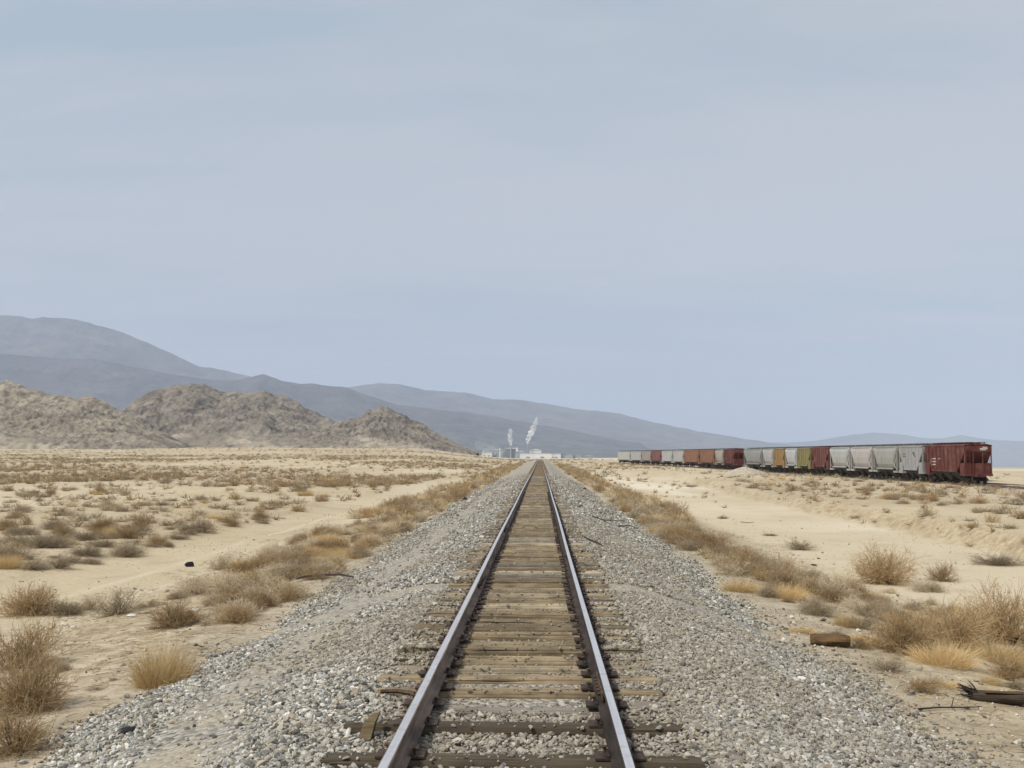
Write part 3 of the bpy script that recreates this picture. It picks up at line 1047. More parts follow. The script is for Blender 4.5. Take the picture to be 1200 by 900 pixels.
scatter(70, lambda y: (float(bank_x(y)) - .5, float(bank_x(y)) + 1.6), (32, 90), {'grey': 2, 'rust': 1, 'olive': 2}, (.2, .5), 'on the low bank of the wash')
scatter(90, lambda y: (siding_x(y) + 5, .62 * y + 4), (90, 300), FLAT, (.4, .8), 'on the flat behind the siding', lambda x, y: .3 + .7 * pn(x, y))
scatter(16, lambda y: (float(siding_x(y)) - 3.4, float(siding_x(y)) - 2.2), (100, 240), {'rust': 2, 'grey': 2}, (.25, .5), 'against the near rail of the siding')


def in_frame(x, y, m=60):
    px = 633 + F * (x - CAMX) / y
    return -m < px < 1200 + m


cand = [c for c in cand if in_frame(c[1], c[2], 330) and all((c[1] - a) ** 2 + (c[2] - b) ** 2 > (.5 * (c[3] + rr)) ** 2 for a, b, rr in taken)]
cand.sort(key=lambda c: -c[3] / c[2])
per = {}
rest = []
for c in cand:
    n = per.get(c[0], 0)
    if in_frame(c[1], c[2]) and n < 285 and c[2] < 190 and sum(per.values()) < 1050:
        per[c[0]] = n + 1
        put_shrub(c[0], c[1], c[2], c[3], LOOK[c[0]] + ' ' + c[4], LOOK[c[0]] + 's ' + c[4], random.uniform(.8, 1.2))
    else:
        rest.append(c)
# the far remainder: one mass of small scrub
for _ in range(12000):
    yv = 75 * (1100 / 75) ** random.random()
    x = random.uniform(-.80 * yv, .10 * yv)
    if -5.2 < x < 5.0 and yv < 700:
        continue
    if x > -13.5 and yv < 150:
        continue
    pd = .05 + .95 * float(sstep(.47, .55, fbm(x * .012, yv * .020, 47, 4)))
    if abs(x) < 14 and yv < 700: pd = .9
    if random.random() < pd:
        rest.append((random.choices(['rust', 'grey', 'olive', 'pale'], [4, 2.5, 2.5, .6])[0], x, yv, random.uniform(.45, 1.0) * (.8 + yv / 900), ''))
for _ in range(750):
    yv = 150 * (700 / 150) ** random.random()
    x = random.uniform(.15 * yv, .80 * yv)
    if random.random() < float(sstep(.42, .56, fbm(x * .02, yv * .006, 48, 4))):
        rest.append((random.choice(['grey', 'pale', 'olive']), x, yv, random.uniform(.5, 1.0), ''))
RV, RF, RC = [], [], []
b0 = 0
xs = np.array([c[1] for c in rest]); ysr = np.array([c[2] for c in rest]); zs = ground(xs, ysr)
for i, c in enumerate(rest):
    v, f, col = PROTO[c[0], 2][i % 3]
    a = random.uniform(0, 6.28); ca, sa = math.cos(a), math.sin(a)
    vv = v * c[3]
    vv = np.stack([vv[:, 0] * ca - vv[:, 1] * sa + xs[i], vv[:, 0] * sa + vv[:, 1] * ca + ysr[i], vv[:, 2] + zs[i] - .02], -1)
    RV.append(vv); RF.append(f + b0); RC.append(col * random.uniform(.7, 1.05)); b0 += len(v)


def quads_mixed(name, V, Fl, C, mat):
    return np_mesh(name, np.concatenate(V), np.concatenate(Fl), [mat], False, np.concatenate(C))


tag(link('distant_scrub', quads_mixed('distant_scrub', RV, RF, RC, M_TWIG)), kind='stuff')


# ------------------------------------------------------------------ hills and mountains
def mat_rock(name, a, b_, c, s=.02, dark=(.13, .10, .075), sand=False):
    m, nt, b = new_mat(name); k = N(nt)
    P = k.coord('Object')
    n1 = k.noise(k.mapping(P, (1, .6, 1.8)), s, 6, .68, .8) if sand else k.noise(P, s, 6, .65, .4)
    n2 = k.noise(P, s * 5, 6, .7)
    n3 = k.noise(P, s * 1.7, 5, .6)
    col = k.ramp(n1, [(0.32, a), (0.5, b_), (0.68, c)])
    col = k.mix(col, dark, k.math('MULTIPLY', k.ramp(n3, [(0.52, 0.0), (0.66, 1.0)]), .7))
    col = k.mix(col, k.ramp(n2, [(0.3, .54 if sand else .72), (0.5, 1.0), (0.7, 1.25 if sand else 1.15)]), 1.0, 'MULTIPLY')
    if sand:                                           # alluvial apron at the foot (attribute 'tint')
        at = k.n('ShaderNodeAttribute'); at.attribute_name = 'tint'
        sd = k.ramp(k.noise(k.mapping(P, (1, 1, 3)), s * .8, 5, .6), [(0.35, (.22, .19, .15)), (0.52, (.31, .265, .20)), (0.66, (.47, .405, .31))])
        col = k.mix(col, sd, at.outputs['Fac'])
    k.l(col, b.inputs['Base Color']); b.inputs['Roughness'].default_value = .95; b.inputs['Specular IOR Level'].default_value = .1
    k.bump(n2, 1.0, .07 / s, b)
    return m


def range_mesh(name, prof, D, wf, wb, mat, seed, spur, rough, nx=260, ny=90, power=1.15, skew=0.0, base_z=None, crag=0.0):
    """a ridge whose crest follows prof (photo pixels) at distance D, spurs running down to the plain in front"""
    px = np.linspace(prof[0][0], prof[-1][0], nx)
    py = np.interp(px, [p[0] for p in prof], [p[1] for p in prof])
    dirs = np.array([ray(a, 532.0) for a in px])
    tan = dirs[:, 0] / dirs[:, 1]
    crest = CAMZ + (532.5 - py) / F * D * np.sqrt(1 + 0 * tan)
    s = np.concatenate([np.linspace(0, 1, ny), 1 + np.linspace(0, 1, 24)[1:]])
    Dy = D + skew * (px - px.mean())
    Yg = np.where(s[:, None] <= 1, Dy[None] - wf * (1 - s[:, None]), Dy[None] + wb * (s[:, None] - 1))
    # lateral position keeps the crest on its bearing; the feet run parallel to the crest
    Xc = CAMX + tan * Dy
    Xg = np.repeat(Xc[None], len(s), 0) * (1 + (Yg - Dy[None]) / Dy[None] * .55)
    g = ground(Xg, Yg) if base_z is None else np.full_like(Xg, base_z)
    H = crest[None] * Dy[None] / D - g
    sc = 1.0 / spur
    rd = fbm(Xg * sc, Yg * sc * .55, seed, 5, True)
    fn = fbm(Xg * sc * 5, Yg * sc * 5, seed + 20, 4) - .5
    u = np.clip(np.where(s[:, None] <= 1, s[:, None], 2 - s[:, None]), 0, 1)
    shp = u ** power
    h = H * shp * (1 - rough * (1 - u) * (1 - rd) * 1.6) + fn * rough * .22 * H * np.sqrt(np.clip(u * (1 - u) * 4, 0, 1))
    cr = (fbm(px * .11, px * 0 + 3.1, seed + 50, 4) - .5)[None]
    low = np.clip(H / (crag * 5 + 1e-3), 0, 1)
    h = h + cr * crag * sstep(.55, 1, u) * low
    if crag:
        rk = fbm(Xg * sc * 9, Yg * sc * 9, seed + 70, 4, True) - .6
        h = h + rk * crag * 1.6 * sstep(.12, .5, u) * (1 - .6 * sstep(.85, 1, u)) * low
    hh = np.maximum(h, 0)
    Z = g + np.where(u <= 0, -5.0, hh - 5.0 * (1 - sstep(0, 5.0, hh)))
    apron = 1 - sstep(.05, .36, hh / np.maximum(H, 8.0) + .5 * (fbm(Xg * sc * 3, Yg * sc * 3, seed + 90, 4) - .5))
    V = np.stack([Xg, Yg, Z], -1).reshape(-1, 3)
    nr, nc = Xg.shape
    i = np.arange(nr - 1)[:, None] * nc + np.arange(nc - 1)[None, :]
    Fc = np.stack([i, i + 1, i + 1 + nc, i + nc], -1).reshape(-1, 4)
    o = link(name, np_mesh(name, V, Fc, [mat], True, np.repeat(apron.reshape(-1, 1), 3, 1)))
    tag(o, kind='structure')
    return o


M_HILL = mat_rock('hill_rock', (.20, .172, .132), (.31, .262, .195), (.42, .365, .28), .022, (.085, .07, .057), True)
M_HILL2 = mat_rock('dark_hill_rock', (.145, .125, .10), (.235, .20, .157), (.34, .295, .23), .02, (.06, .052, .044), True)
M_MTN = mat_rock('mountain_rock', (.095, .085, .08), (.14, .125, .115), (.20, .175, .15), .0022, (.07, .062, .058))
A = [(-160, 470), (-90, 446), (-30, 440), (0, 445), (20, 448), (35, 455), (60, 462), (80, 465), (110, 466), (126, 472), (150, 484), (175, 500), (195, 508), (212, 517), (225, 523)]
B = [(60, 524), (100, 505), (140, 481), (160, 466), (185, 455), (200, 451), (225, 449), (245, 452), (262, 459), (285, 459), (310, 459), (330, 463), (345, 470), (365, 481), (385, 490), (405, 503), (430, 520), (440, 525)]
C_ = [(335, 526), (360, 514), (375, 502), (392, 495), (410, 491), (425, 487), (432, 480), (445, 477), (455, 479), (470, 485), (485, 492), (500, 500), (515, 509), (530, 517), (545, 524), (560, 530)]
range_mesh('rocky_hill', A, 1150, 420, 300, M_HILL, 3, 75, .85, 360, 140, 1.55, crag=5.5)
range_mesh('rocky_hill', B, 1650, 480, 350, M_HILL2, 5, 85, .85, 360, 140, 1.55, crag=6.5)
range_mesh('rocky_hill', C_, 1450, 330, 250, M_HILL2, 9, 62, .85, 320, 130, 1.55, crag=6.5)
BIG = [(-260, 380), (-120, 362), (-40, 372), (0, 367), (20, 368), (35, 371), (45, 369), (80, 371), (100, 376), (135, 386), (170, 400), (200, 414), (230, 428), (260, 433), (285, 439), (330, 447), (420, 470), (520, 500), (600, 525)]
MID = [(-260, 400), (-100, 408), (0, 413), (60, 418), (110, 420), (150, 428), (200, 438), (250, 445), (275, 445), (295, 441), (308, 438), (330, 446), (350, 450), (365, 449), (385, 452), (406, 454), (430, 463), (465, 474), (520, 481), (560, 485), (597, 492), (652, 501), (688, 509), (725, 516), (748, 518), (756, 524), (790, 532)]
FAR = [(300, 470), (360, 460), (413, 453), (443, 449), (468, 450), (498, 457), (545, 460), (578, 468), (604, 468), (652, 475), (670, 479), (692, 481), (725, 485), (754, 492), (776, 497), (820, 506), (870, 514), (905, 519), (940, 524), (990, 531)]
RIGHT = [(700, 528), (780, 522), (860, 520), (888, 519), (945, 518), (973, 514), (996, 510), (1024, 507), (1053, 509), (1081, 513), (1104, 514), (1126, 510), (1143, 513), (1166, 516), (1200, 517), (1300, 512), (1420, 515), (1560, 524)]
range_mesh('mountain_range', BIG, 12000, 3600, 2500, M_MTN, 21, 2100, .55, 320, 110, 1.1, crag=16)
M_MTN2 = mat_rock('dark_mountain_rock', (.065, .06, .06), (.10, .092, .088), (.145, .13, .115), .003, (.05, .046, .045))
range_mesh('mountain_range', MID, 9000, 2800, 2000, M_MTN2, 25, 1300, .55, 360, 110, 1.1, crag=12)
range_mesh('mountain_range', FAR, 14000, 4200, 2500, M_MTN, 29, 2200, .5, 320, 90, 1.1, crag=16)
range_mesh('mountain_range', RIGHT, 19000, 3500, 2500, M_MTN, 33, 2600, .45, 320, 70, 1.1, crag=14)


# ------------------------------------------------------------------ hopper cars
def mat_paint(name, col, rust=.35, streak=.5, rough=.6):
    m, nt, b = new_mat(name); k = N(nt)
    P = k.coord('Object')
    n1 = k.noise(P, .9, 5, .65)
    st = k.noise(k.mapping(P, (3, 3.4, .16)), 1.0, 5, .65)
    fine = k.noise(P, 6, 4, .7)
    c = k.ramp(n1, [(0.3, tuple(v * .84 for v in col)), (0.7, tuple(min(1, v * 1.08) for v in col))])
    c = k.mix(c, (.17, .105, .07), k.math('MULTIPLY', k.ramp(st, [(0.52, 0.0), (0.70, 1.0)]), streak))
    c = k.mix(c, (.19, .11, .07), k.math('MULTIPLY', k.ramp(fine, [(0.60, 0.0), (0.70, 1.0)]), rust))
    c = k.mix(c, (.36, .31, .24), k.math('MULTIPLY', k.ramp(n1, [(0.5, 0.0), (0.75, 1.0)]), .28))
    k.l(c, b.inputs['Base Color']); b.inputs['Roughness'].default_value = rough; b.inputs['Specular IOR Level'].default_value = .3
    return m


M_IRON = mat_simple('grimy_iron', (.045, .038, .032), .85, .5, 4)
M_DARK = mat_simple('dark_grey_steel', (.075, .068, .060), .8, .5, 2, rand=.2)  # dark grey of the chutes and running boards
M_ROOF = mat_simple('weathered_roof', (.26, .26, .25), .8, .4, 1.5)
M_WHEEL = mat_simple('wheel_steel', (.10, .08, .065), .6, .5, 5, .5)
M_WHITE = mat_simple('white_stencil', (.72, .70, .66), .8, .2, 8)
WHEELS = None


def wheel_me():
    mb = MB()
    n = 20
    rings = []
    for (x, r) in ((-.07, .42), (-.05, .455), (-.03, .46), (.06, .455), (.06, .36), (.02, .33), (.02, .14), (.07, .12)):
        rings.append([(x, r * math.cos(2 * math.pi * i / n), r * math.sin(2 * math.pi * i / n)) for i in range(n)])
    mb.loft(rings)
    return np_mesh('wheel', mb.v, mb.f, [M_WHEEL])


WME = wheel_me()


def frame_me():
    """one truck: two cast side frames, bolster and springs"""
    mb = MB()
    for s in (-1, 1):
        x = s * 1.0
        outline = [(-1.05, .40), (-1.05, .58), (-.55, .74), (.55, .74), (1.05, .58), (1.05, .40), (.72, .36), (.42, .26), (-.42, .26), (-.72, .36)]
        mb.loft([[(x - .07, a, z) for a, z in outline], [(x + .07, a, z) for a, z in outline]])
        for q in (-.14, .0, .14):
            mb.tube([(x, q, .28), (x, q, .52)], .055, 8)
    mb.box((0, 0, .55), (2.0, .34, .22))
    for q in (-.86, .86):
        mb.tube([(-1.12, q, .46), (1.12, q, .46)], .07, 8)
    return np_mesh('truck_frame', mb.v, mb.f, [M_IRON])


FME = frame_me()


def hopper_car(L, y_c, col, label, bays=3, style='flat', detail=True, seed=1, rust=.3, streak=.5, chute=None, name='hopper_car', xoff=0.0, H=4.62, marks=None):
    """covered hopper: sloped end sheets over open end platforms, discharge chutes between the trucks. Local y is along the car, -y the near end."""
    e = .05
    xc = float(siding_x(y_c)) + xoff
    ang = math.atan2(float(siding_x(y_c - 2)) - float(siding_x(y_c + 2)), 4.0)
    root = empty(name, (xc, y_c, SIDING_Z), ang)
    tag(root, label, 'hopper car', 'hopper cars standing on the siding')
    paint = mat_paint('car_paint', tuple(c * (.74 if sum(col) > .9 else .88) for c in col), rust, streak)
    LB = L - 1.05                                     # body length at the eaves
    W = 1.52
    zt, zs, zb = H - .42, 3.05, 1.38                   # eaves, end-sheet break, sill
    cut = min(2.0, LB * (.235 if style == 'flat' else .17))
    # --- body shell (one closed loft along y)
    def ring(y, z0, w=W):
        if style == 'round':
            return [(-w * .86, y, z0), (-w, y, z0 + (zt - z0) * .22), (-w * 1.03, y, z0 + (zt - z0) * .5), (-w * .99, y, z0 + (zt - z0) * .8), (-w * .88, y, zt),
                    (w * .88, y, zt), (w * .99, y, z0 + (zt - z0) * .8), (w * 1.03, y, z0 + (zt - z0) * .5), (w, y, z0 + (zt - z0) * .22), (w * .86, y, z0)]
        return [(-w, y, z0), (-w, y, z0 + (zt - z0) * .25), (-w, y, z0 + (zt - z0) * .5), (-w, y, z0 + (zt - z0) * .8), (-w, y, zt),
                (w, y, zt), (w, y, z0 + (zt - z0) * .8), (w, y, z0 + (zt - z0) * .5), (w, y, z0 + (zt - z0) * .25), (w, y, z0)]
    mb = MB()
    rings = []
    for s in (-1, 1):
        seq = [ring(s * LB / 2, zt - .62), ring(s * (LB / 2 - .02), zt - .64), ring(s * (LB / 2 - cut), zb)]
        rings += seq if s < 0 else seq[::-1]
    mb.loft(rings)
    if style == 'flat' and detail:
        n = max(5, int(LB / 1.05))
        rb = mb
        for i in range(1, n):
            yy = -LB / 2 + LB * i / n
            z0 = zb + max(0, (abs(yy) - (LB / 2 - cut)) / cut) * (zt - .62 - zb)
            for s in (-1, 1):
                rb.box((s * (W + .028), yy, (z0 + zt) / 2), (.05, .09, zt - z0 - .05))
    body = mb.build('body', paint, root)
    # sills and eave rail
    sl = MB()
    for s in (-1, 1):
        sl.box((s * (W + .035), 0, zb + .02), (.09, LB - cut * 2 + .3, .20))
        sl.box((s * (W - .02 if style == 'flat' else W * .89), 0, zt + .02), (.14, LB + .02, .13))
    sl.build('side_sill', paint, root)
    # roof with running board and hatches
    rf = MB()
    prof = [(-W * (1.0 if style == 'flat' else .9), zt + .085), (-W * .55, zt + .22), (0, zt + .27), (W * .55, zt + .22), (W * (1.0 if style == 'flat' else .9), zt + .085)]
    rr = []
    for yy in (-LB / 2 - .03, LB / 2 + .03):
        rr.append([(a, yy, z) for a, z in prof] + [(prof[-1][0], yy, zt + .06), (prof[0][0], yy, zt + .06)])
    rf.loft(rr)
    roof = rf.build('roof', M_ROOF if sum(col) > .5 else paint, root)
    hb = MB()
    for i in range(bays * 2):
        hb.box((0, -LB / 2 + LB * (i + .5) / (bays * 2), zt + .32), (.9, LB / (bays * 2) - .25, .10), bev=.03)
    hb.build('hatch', paint if sum(col) < .5 else M_ROOF, roof)
    rw = MB()
    for s in (-1, 1):
        rw.box((s * .78, 0, zt + .385), (.42, L - .5, .03))
        for i in range(int(L)):
            rw.box((s * .78, -L / 2 + .6 + i, zt + .30), (.06, .06, .15))
    rw.build('running_board', M_DARK, root)
    # chutes
    cl = (LB - 2 * cut + .5)
    for i in range(bays):
        yc = -cl / 2 + cl * (i + .5) / bays
        hw = cl / bays * .49
        ch = MB()
        top = [(-W * .95, yc - hw, zb - .07), (W * .95, yc - hw, zb - .07), (W * .95, yc + hw, zb - .07), (-W * .95, yc + hw, zb - .07)]
        bot = [(-.75, yc - hw * .30, .42), (.75, yc - hw * .30, .42), (.75, yc + hw * .30, .42), (-.75, yc + hw * .30, .42)]
        ch.loft([bot, top])
        ch.box((0, yc, .36), (1.6, hw * .75, .10))
        ch.build('hopper_chute', chute or M_DARK, root)
    # ends: posts under the overhang, platform, lower bulkhead, ladder
    for s in (-1, 1):
        ye = s * (LB / 2)
        ep = MB()
        for xx in (-W + .06, -.52, .52, W - .06):
            ep.box((xx, ye - s * .06, (zt - .64 + 1.10) / 2), (.11, .11, zt - .64 - 1.10))
        if detail:
            for xx in (-W + .05, W - .05):                    # slanting brace along the side
                ep.tube([(xx, ye - s * .1, 1.25), (xx, ye - s * (cut * .9), 2.15)], .045, 6)
        ep.build('end_post', paint, root)
        lp = MB()
        lp.box((0, s * (LB / 2 - .55), 1.02), (2 * W + .02, 1.3, .26))
        lp.box((0, s * (L / 2 - .42), .96), (1.1, .62, .36))
        if style == 'flat':
            lp.box((0, ye - s * .16, 1.72), (2 * W - .14, .05, 1.14))
            for x2 in (-W + .035, W - .035):
                lp.box((x2, ye - s * .70, 1.72), (.05, 1.02, 1.14))
        lp.build('end_platform', paint, root)
        cp = MB()
        cp.box((0, s * (L / 2 - .12), .86), (.24, .5, .26), bev=.05)
        cp.box((s * .06, s * (L / 2 + .12), .86), (.30, .22, .30), bev=.06)
        cp.build('coupler', M_IRON, root)
        if detail:
            ld = MB()
            for x2 in (-W + .15, -W + .60):
                ld.tube([(x2, ye + s * .06, 1.15), (x2, ye + s * .06, zt - .05)], .022, 5)
            for i in range(8):
                z = 1.3 + i * .36
                ld.tube([(-W + .15, ye + s * .06, z), (-W + .60, ye + s * .06, z)], .018, 5)
            ld.build('ladder', paint, root)
    if detail:
        bw = MB()
        n = 14
        pts = [(.72 + .26 * math.cos(2 * math.pi * i / n), -LB / 2 - .14, 2.9 + .26 * math.sin(2 * math.pi * i / n)) for i in range(n + 1)]
        bw.tube(pts, .025, 5)
        bw.tube([(.46, -LB / 2 - .14, 2.9), (.98, -LB / 2 - .14, 2.9)], .018, 5)
        bw.tube([(.72, -LB / 2 - .02, 2.9), (.72, -LB / 2 - .16, 2.9)], .05, 6)
        bw.build('brake_wheel', M_IRON, root)
    # trucks
    for s in (-1, 1):
        yt = s * (L / 2 - 1.55)
        tr = link('truck_frame', FME, root, (0, yt, 0))
        for a in (-.86, .86):
            for x2 in (-.76, .76):
                w = link('wheel', WME, tr, (x2, a, .46))
                if x2 < 0:
                    w.rotation_euler = (0, 0, math.pi)
    if marks:
        marks(root, L, LB, W, zt, zb)
    return root


def stencil(root, x, y, z, rows, mat, w=.5, h=.10, gap=.26):
    """small painted data lines of unreadable car lettering"""
    mb = MB(); r = random.Random(5)
    for i in range(rows):
        yy = y - w / 2
        mb = MB()
        while yy < y + w / 2:
            ww = r.uniform(.03, .07)
            mb.box((x, yy, z - i * gap), (.012, ww, h * r.uniform(.75, 1)))
            yy += ww + .03
        mb.build('lettering', mat, root)


def red_marks(root, L, LB, W, zt, zb):
    stencil(root, -W - .009, LB / 2 - 2.5, 2.75, 3, M_WHITE, 1.1, .13, .34)
    stencil(root, -W - .009, LB / 2 - 4.2, 2.75, 1, M_WHITE, .45, .13)
    for c_, s_ in (((W - .9, zt - .32), (.85, .10)), ((W - .75, zt - .17), (.55, .09)), ((W - .95, zt - .46), (.6, .08))):
        mb = MB(); mb.box((c_[0], -LB / 2 - .03, c_[1]), (s_[0], .012, s_[1])); mb.build('lettering', M_WHITE, root)


def grey_marks(root, L, LB, W, zt, zb):
    mb = MB()
    yy = -LB / 2 + 2.5
    for i in range(5):
        mb.box((-W - .012, yy + (i - 2) * .14 * (1 if i % 2 else 1), 3.2 + .12 * i - .2), (.014, .45, .09))
    mb.build('lettering', M_IRON, root)
    stencil(root, -W - .009, LB / 2 - 1.9, 3.3, 2, M_IRON, .8, .14, .3)


# distance along the siding for a photo column (near side face of the train)
def siding_y(px):
    lo, hi = 80.0, 520.0
    for _ in range(50):
        m = (lo + hi) / 2
        if 633 + F * (float(siding_x(m)) - 1.55 - CAMX) / m > px: lo = m
        else: hi = m
    return (lo + hi) / 2


CARS = [  # far edge px, near edge px, colour, label, bays, style
    (1077, 1124, (.135, .034, .028), 'maroon hopper car nearest the camera, end platform facing us', 3, 'flat'),
    (1047, 1075.5, (.47, .475, .48), 'light grey hopper car with dark emblem, second from the right end', 2, 'flat'),
    (1018, 1046, (.46, .465, .425), 'grey green hopper car third from the right end of the train', 2, 'round'),
    (992, 1017.3, (.60, .565, .54), 'pinkish white hopper car fourth from the right end', 2, 'round'),
    (968, 991.3, (.56, .57, .55), 'plain white grey hopper car coupled to the second maroon one', 2, 'round'),
    (947, 967.4, (.15, .045, .038), 'maroon hopper car between white and yellow green cars', 2, 'flat'),
    (931, 946.4, (.25, .225, .085), 'yellow green hopper car, the only one of that colour', 2, 'flat'),
    (917, 930.4, (.60, .62, .63), 'bluish white hopper car between yellow green and ochre cars', 2, 'round'),
    (904, 916.4, (.34, .205, .080), 'ochre brown hopper car in the middle of the train', 2, 'flat'),
    (891, 903.4, (.53, .53, .52), 'light grey round sided hopper car left of the ochre one', 2, 'round'),
    (869, 890.4, (.36, .37, .365), 'darker grey hopper car just right of the gap in the train', 2, 'round'),
    (846, 858, (.125, .03, .028), 'maroon hopper car with its end exposed at the gap in the train', 3, 'flat'),
    (836, 845.5, (.46, .44, .375), 'pale tan hopper car between the maroon and rusty ones', 2, 'round'),
    (818, 835.5, (.25, .115, .060), 'rust orange hopper car beside the pale tan one', 2, 'flat'),
    (800, 817.5, (.27, .13, .070), 'rust brown hopper car left of the rust orange one', 2, 'flat'),
    (787, 799.5, (.58, .585, .565), 'off white hopper car right behind the rusty pair', 2, 'flat'),
    (774, 786.6, (.60, .61, .595), 'off white hopper car seventh from the far end', 2, 'flat'),
    (762, 773.6, (.20, .07, .06), 'dark red hopper car among pale cars near the far end', 2, 'flat'),
    (751, 761.6, (.45, .39, .37), 'pinkish grey hopper car third from the far end', 2, 'flat'),
    (738, 750.6, (.56, .565, .55), 'greyish white hopper car second from the far end', 2, 'flat'),
    (723, 737.5, (.62, .63, .61), 'white hopper car at the far end of the train', 2, 'flat'),
]
for i, (pf, pn_, col, lab, bays, style) in enumerate(CARS):
    y1, y0 = siding_y(pf), siding_y(pn_)
    L = (y1 - y0) + .5
    hopper_car(L, (y0 + y1) / 2, col, lab, bays, style, detail=i < 12, seed=i, streak=.42 if sum(col) > .9 else .4, rust=.35,
               marks=red_marks if i == 0 else (grey_marks if i == 1 else None), chute=None)
# a second string stands on the track behind; only one car end shows past the maroon car
o = hopper_car(11.5, 134.6, (.47, .50, .48), 'pale grey hopper car half hidden behind the maroon car', 2, 'flat', True, 44, xoff=4.6, H=4.75)
for q in (-.755, .755):
    rail(q + 4.6, ('near' if q < 0 else 'far') + ' steel rail of the back siding, right of the train', [], siding_x, SIDING_Z, 40, 300)

# ------------------------------------------------------------------ debris along the track
M_LOG = mat_wood('old_log_wood', (.25, .155, .07), (.17, .10, .045), (.06, .04, .023), .05)
M_LOGD = mat_wood('dark_log_wood', (.13, .095, .065), (.08, .06, .042), (.03, .025, .02), .05)  # darker wood of the stub ends and the split timber
M_CHUNK = mat_wood('chunk_wood', (.21, .165, .085), (.15, .115, .06), (.07, .05, .03), .05)
M_STICK = mat_simple('dark_stick', (.06, .045, .035), .9, .4, 20)
M_BLACK = mat_simple('black_lump', (.025, .024, .024), .8, .4, 12, bump=.01)
M_CREAM = mat_simple('white_rock', (.72, .69, .63), .9, .2, 8, bump=.01)
M_BOARD = mat_wood('pinkish_board', (.36, .30, .25), (.28, .23, .19), (.16, .13, .10), .05)


def irregular_log(name, px, py, wpx, rad, rot, mat_a, mat_b, label, cat='log', squash=.8, ragged=0.0):
    x, y = gpoint(px, py)
    Ln = wpx * y / F
    mb = MB(); rings = []
    n = 14
    for i, t in enumerate(np.linspace(0, 1, 9)):
        rr = rad * (1 + .08 * math.sin(5 * t + px)) * (.86 if i in (0, 8) else 1)
        ring = []
        for k in range(n):
            a = 2 * math.pi * k / n
            j = 1 + .16 * float(vnoise(k * .9, t * 3 + px, 3) - .5) * 2
            ring.append(((t - .5) * Ln + random.gauss(0, ragged * (i == 0)), math.cos(a) * rr * j, rad * squash * .85 + math.sin(a) * rr * j * squash))
        rings.append(ring)
    mb.loft(rings, True)
    mi = [0] * (len(mb.f) - 2) + [1, 1]
    me = np_mesh(name, mb.v, mb.f, [mat_a, mat_b], False, mat_idx=mi)
    o = link(name, me, None, (x, y, float(ground(x, y)) + .01), rot)
    return tag(o, label, cat), Ln


irregular_log('tie_stub', 973, 757, 44, .115, R(-12), M_LOG, M_LOGD, 'short brown log stub lying at the right ballast edge', 'log')
st, Ln = irregular_log('split_stump', 1172, 824, 56, .085, R(-13), M_LOGD, M_LOGD, 'split dark timber with frayed end at the right edge', 'timber', .85, .02)
fr = MB()
for i in range(26):
    a = random.uniform(0, 6.28); q = .07 * random.random() ** .5
    p = np.array((-Ln / 2 + .04, math.cos(a) * q, .07 + math.sin(a) * q))
    e = p + np.array((-random.uniform(.08, .26), random.gauss(0, .05), random.uniform(-.03, .15)))
    fr.tube([p, (p + e) / 2 + np.array((0, 0, random.gauss(0, .012))), e], [.012, .009, .003], 4)
fr.build('splinters', M_STICK, st)
ch = MB(); ch.box((.03, -.052, .135), (Ln * .7, .05, .02), rotz=.05); ch.build('bare_wood_face', M_LOG, st)


def stick(pts_px, rad, label, name='dead_stick', mat=None, lift=.03):
    P3 = []
    for px, py in pts_px:
        x, y = gpoint(px, py); P3.append((x, y, float(ground(x, y)) + lift))
    o0 = np.array(P3[0])
    mb = MB()
    mb.tube([np.array(p) - o0 for p in P3], np.linspace(rad, rad * .5, len(P3)), 6)
    if len(P3) > 3:
        a, b = np.array(P3[1]) - o0, np.array(P3[2]) - o0
        m = (a + b) / 2
        mb.tube([m, m + np.array((.12, .25, .05)), m + np.array((.16, .42, .03))], [rad * .6, rad * .4, rad * .2], 5)
    o = mb.build(name, mat or M_STICK, loc=tuple(o0))
    return tag(o, label, 'stick')


stick([(334, 686), (352, 681), (376, 678), (400, 678), (414, 681)], .038, 'dark bent stick lying on the gravel left of the track', lift=.09)
stick([(258, 710), (268, 708), (278, 709)], .04, 'short black stick on dirt left of the bent stick', lift=.05)
stick([(694, 607), (708, 612), (722, 612), (736, 611)], .022, 'thin dark stick on the right ballast, farthest of three', lift=.07)
stick([(724, 619), (738, 618), (748, 622)], .022, 'short dark stick at the right bush row edge', lift=.07)
stick([(678, 629), (690, 635), (704, 641), (706, 643)], .022, 'slanting dark stick close to the right rail', lift=.07)
stick([(1070, 806), (1086, 804), (1096, 803)], .012, 'thin twig on gravel left of the split stump')
stick([(1076, 834), (1100, 832), (1130, 832), (1150, 831)], .012, 'thin dark twig lying below the split stump')
stick([(868, 612), (878, 613), (884, 612)], .02, 'flat dark stick on the pale wash floor', lift=.02)


def lump(px, py, r, mat, label, name='rock', sq=.75, cat='rock'):
    x, y = gpoint(px, py)
    rg = np.random.default_rng(int(px * 7 + py))
    me = bpy.data.meshes.new(name)
    import bmesh
    bm = bmesh.new(); bmesh.ops.create_icosphere(bm, subdivisions=2, radius=1)
    for v in bm.verts:
        f = 1 + .45 * (float(fbm(v.co.x * 1.4 + px, v.co.y * 1.4 + v.co.z * 2.1, 5, 3)) - .5) * 2
        v.co = v.co * f * r; v.co.z *= sq
    bm.to_mesh(me); bm.free(); me.materials.append(mat)
    o = link(name, me, None, (x, y, float(ground(x, y)) + r * sq * .5), rg.uniform(0, 6))
    return tag(o, label, cat)


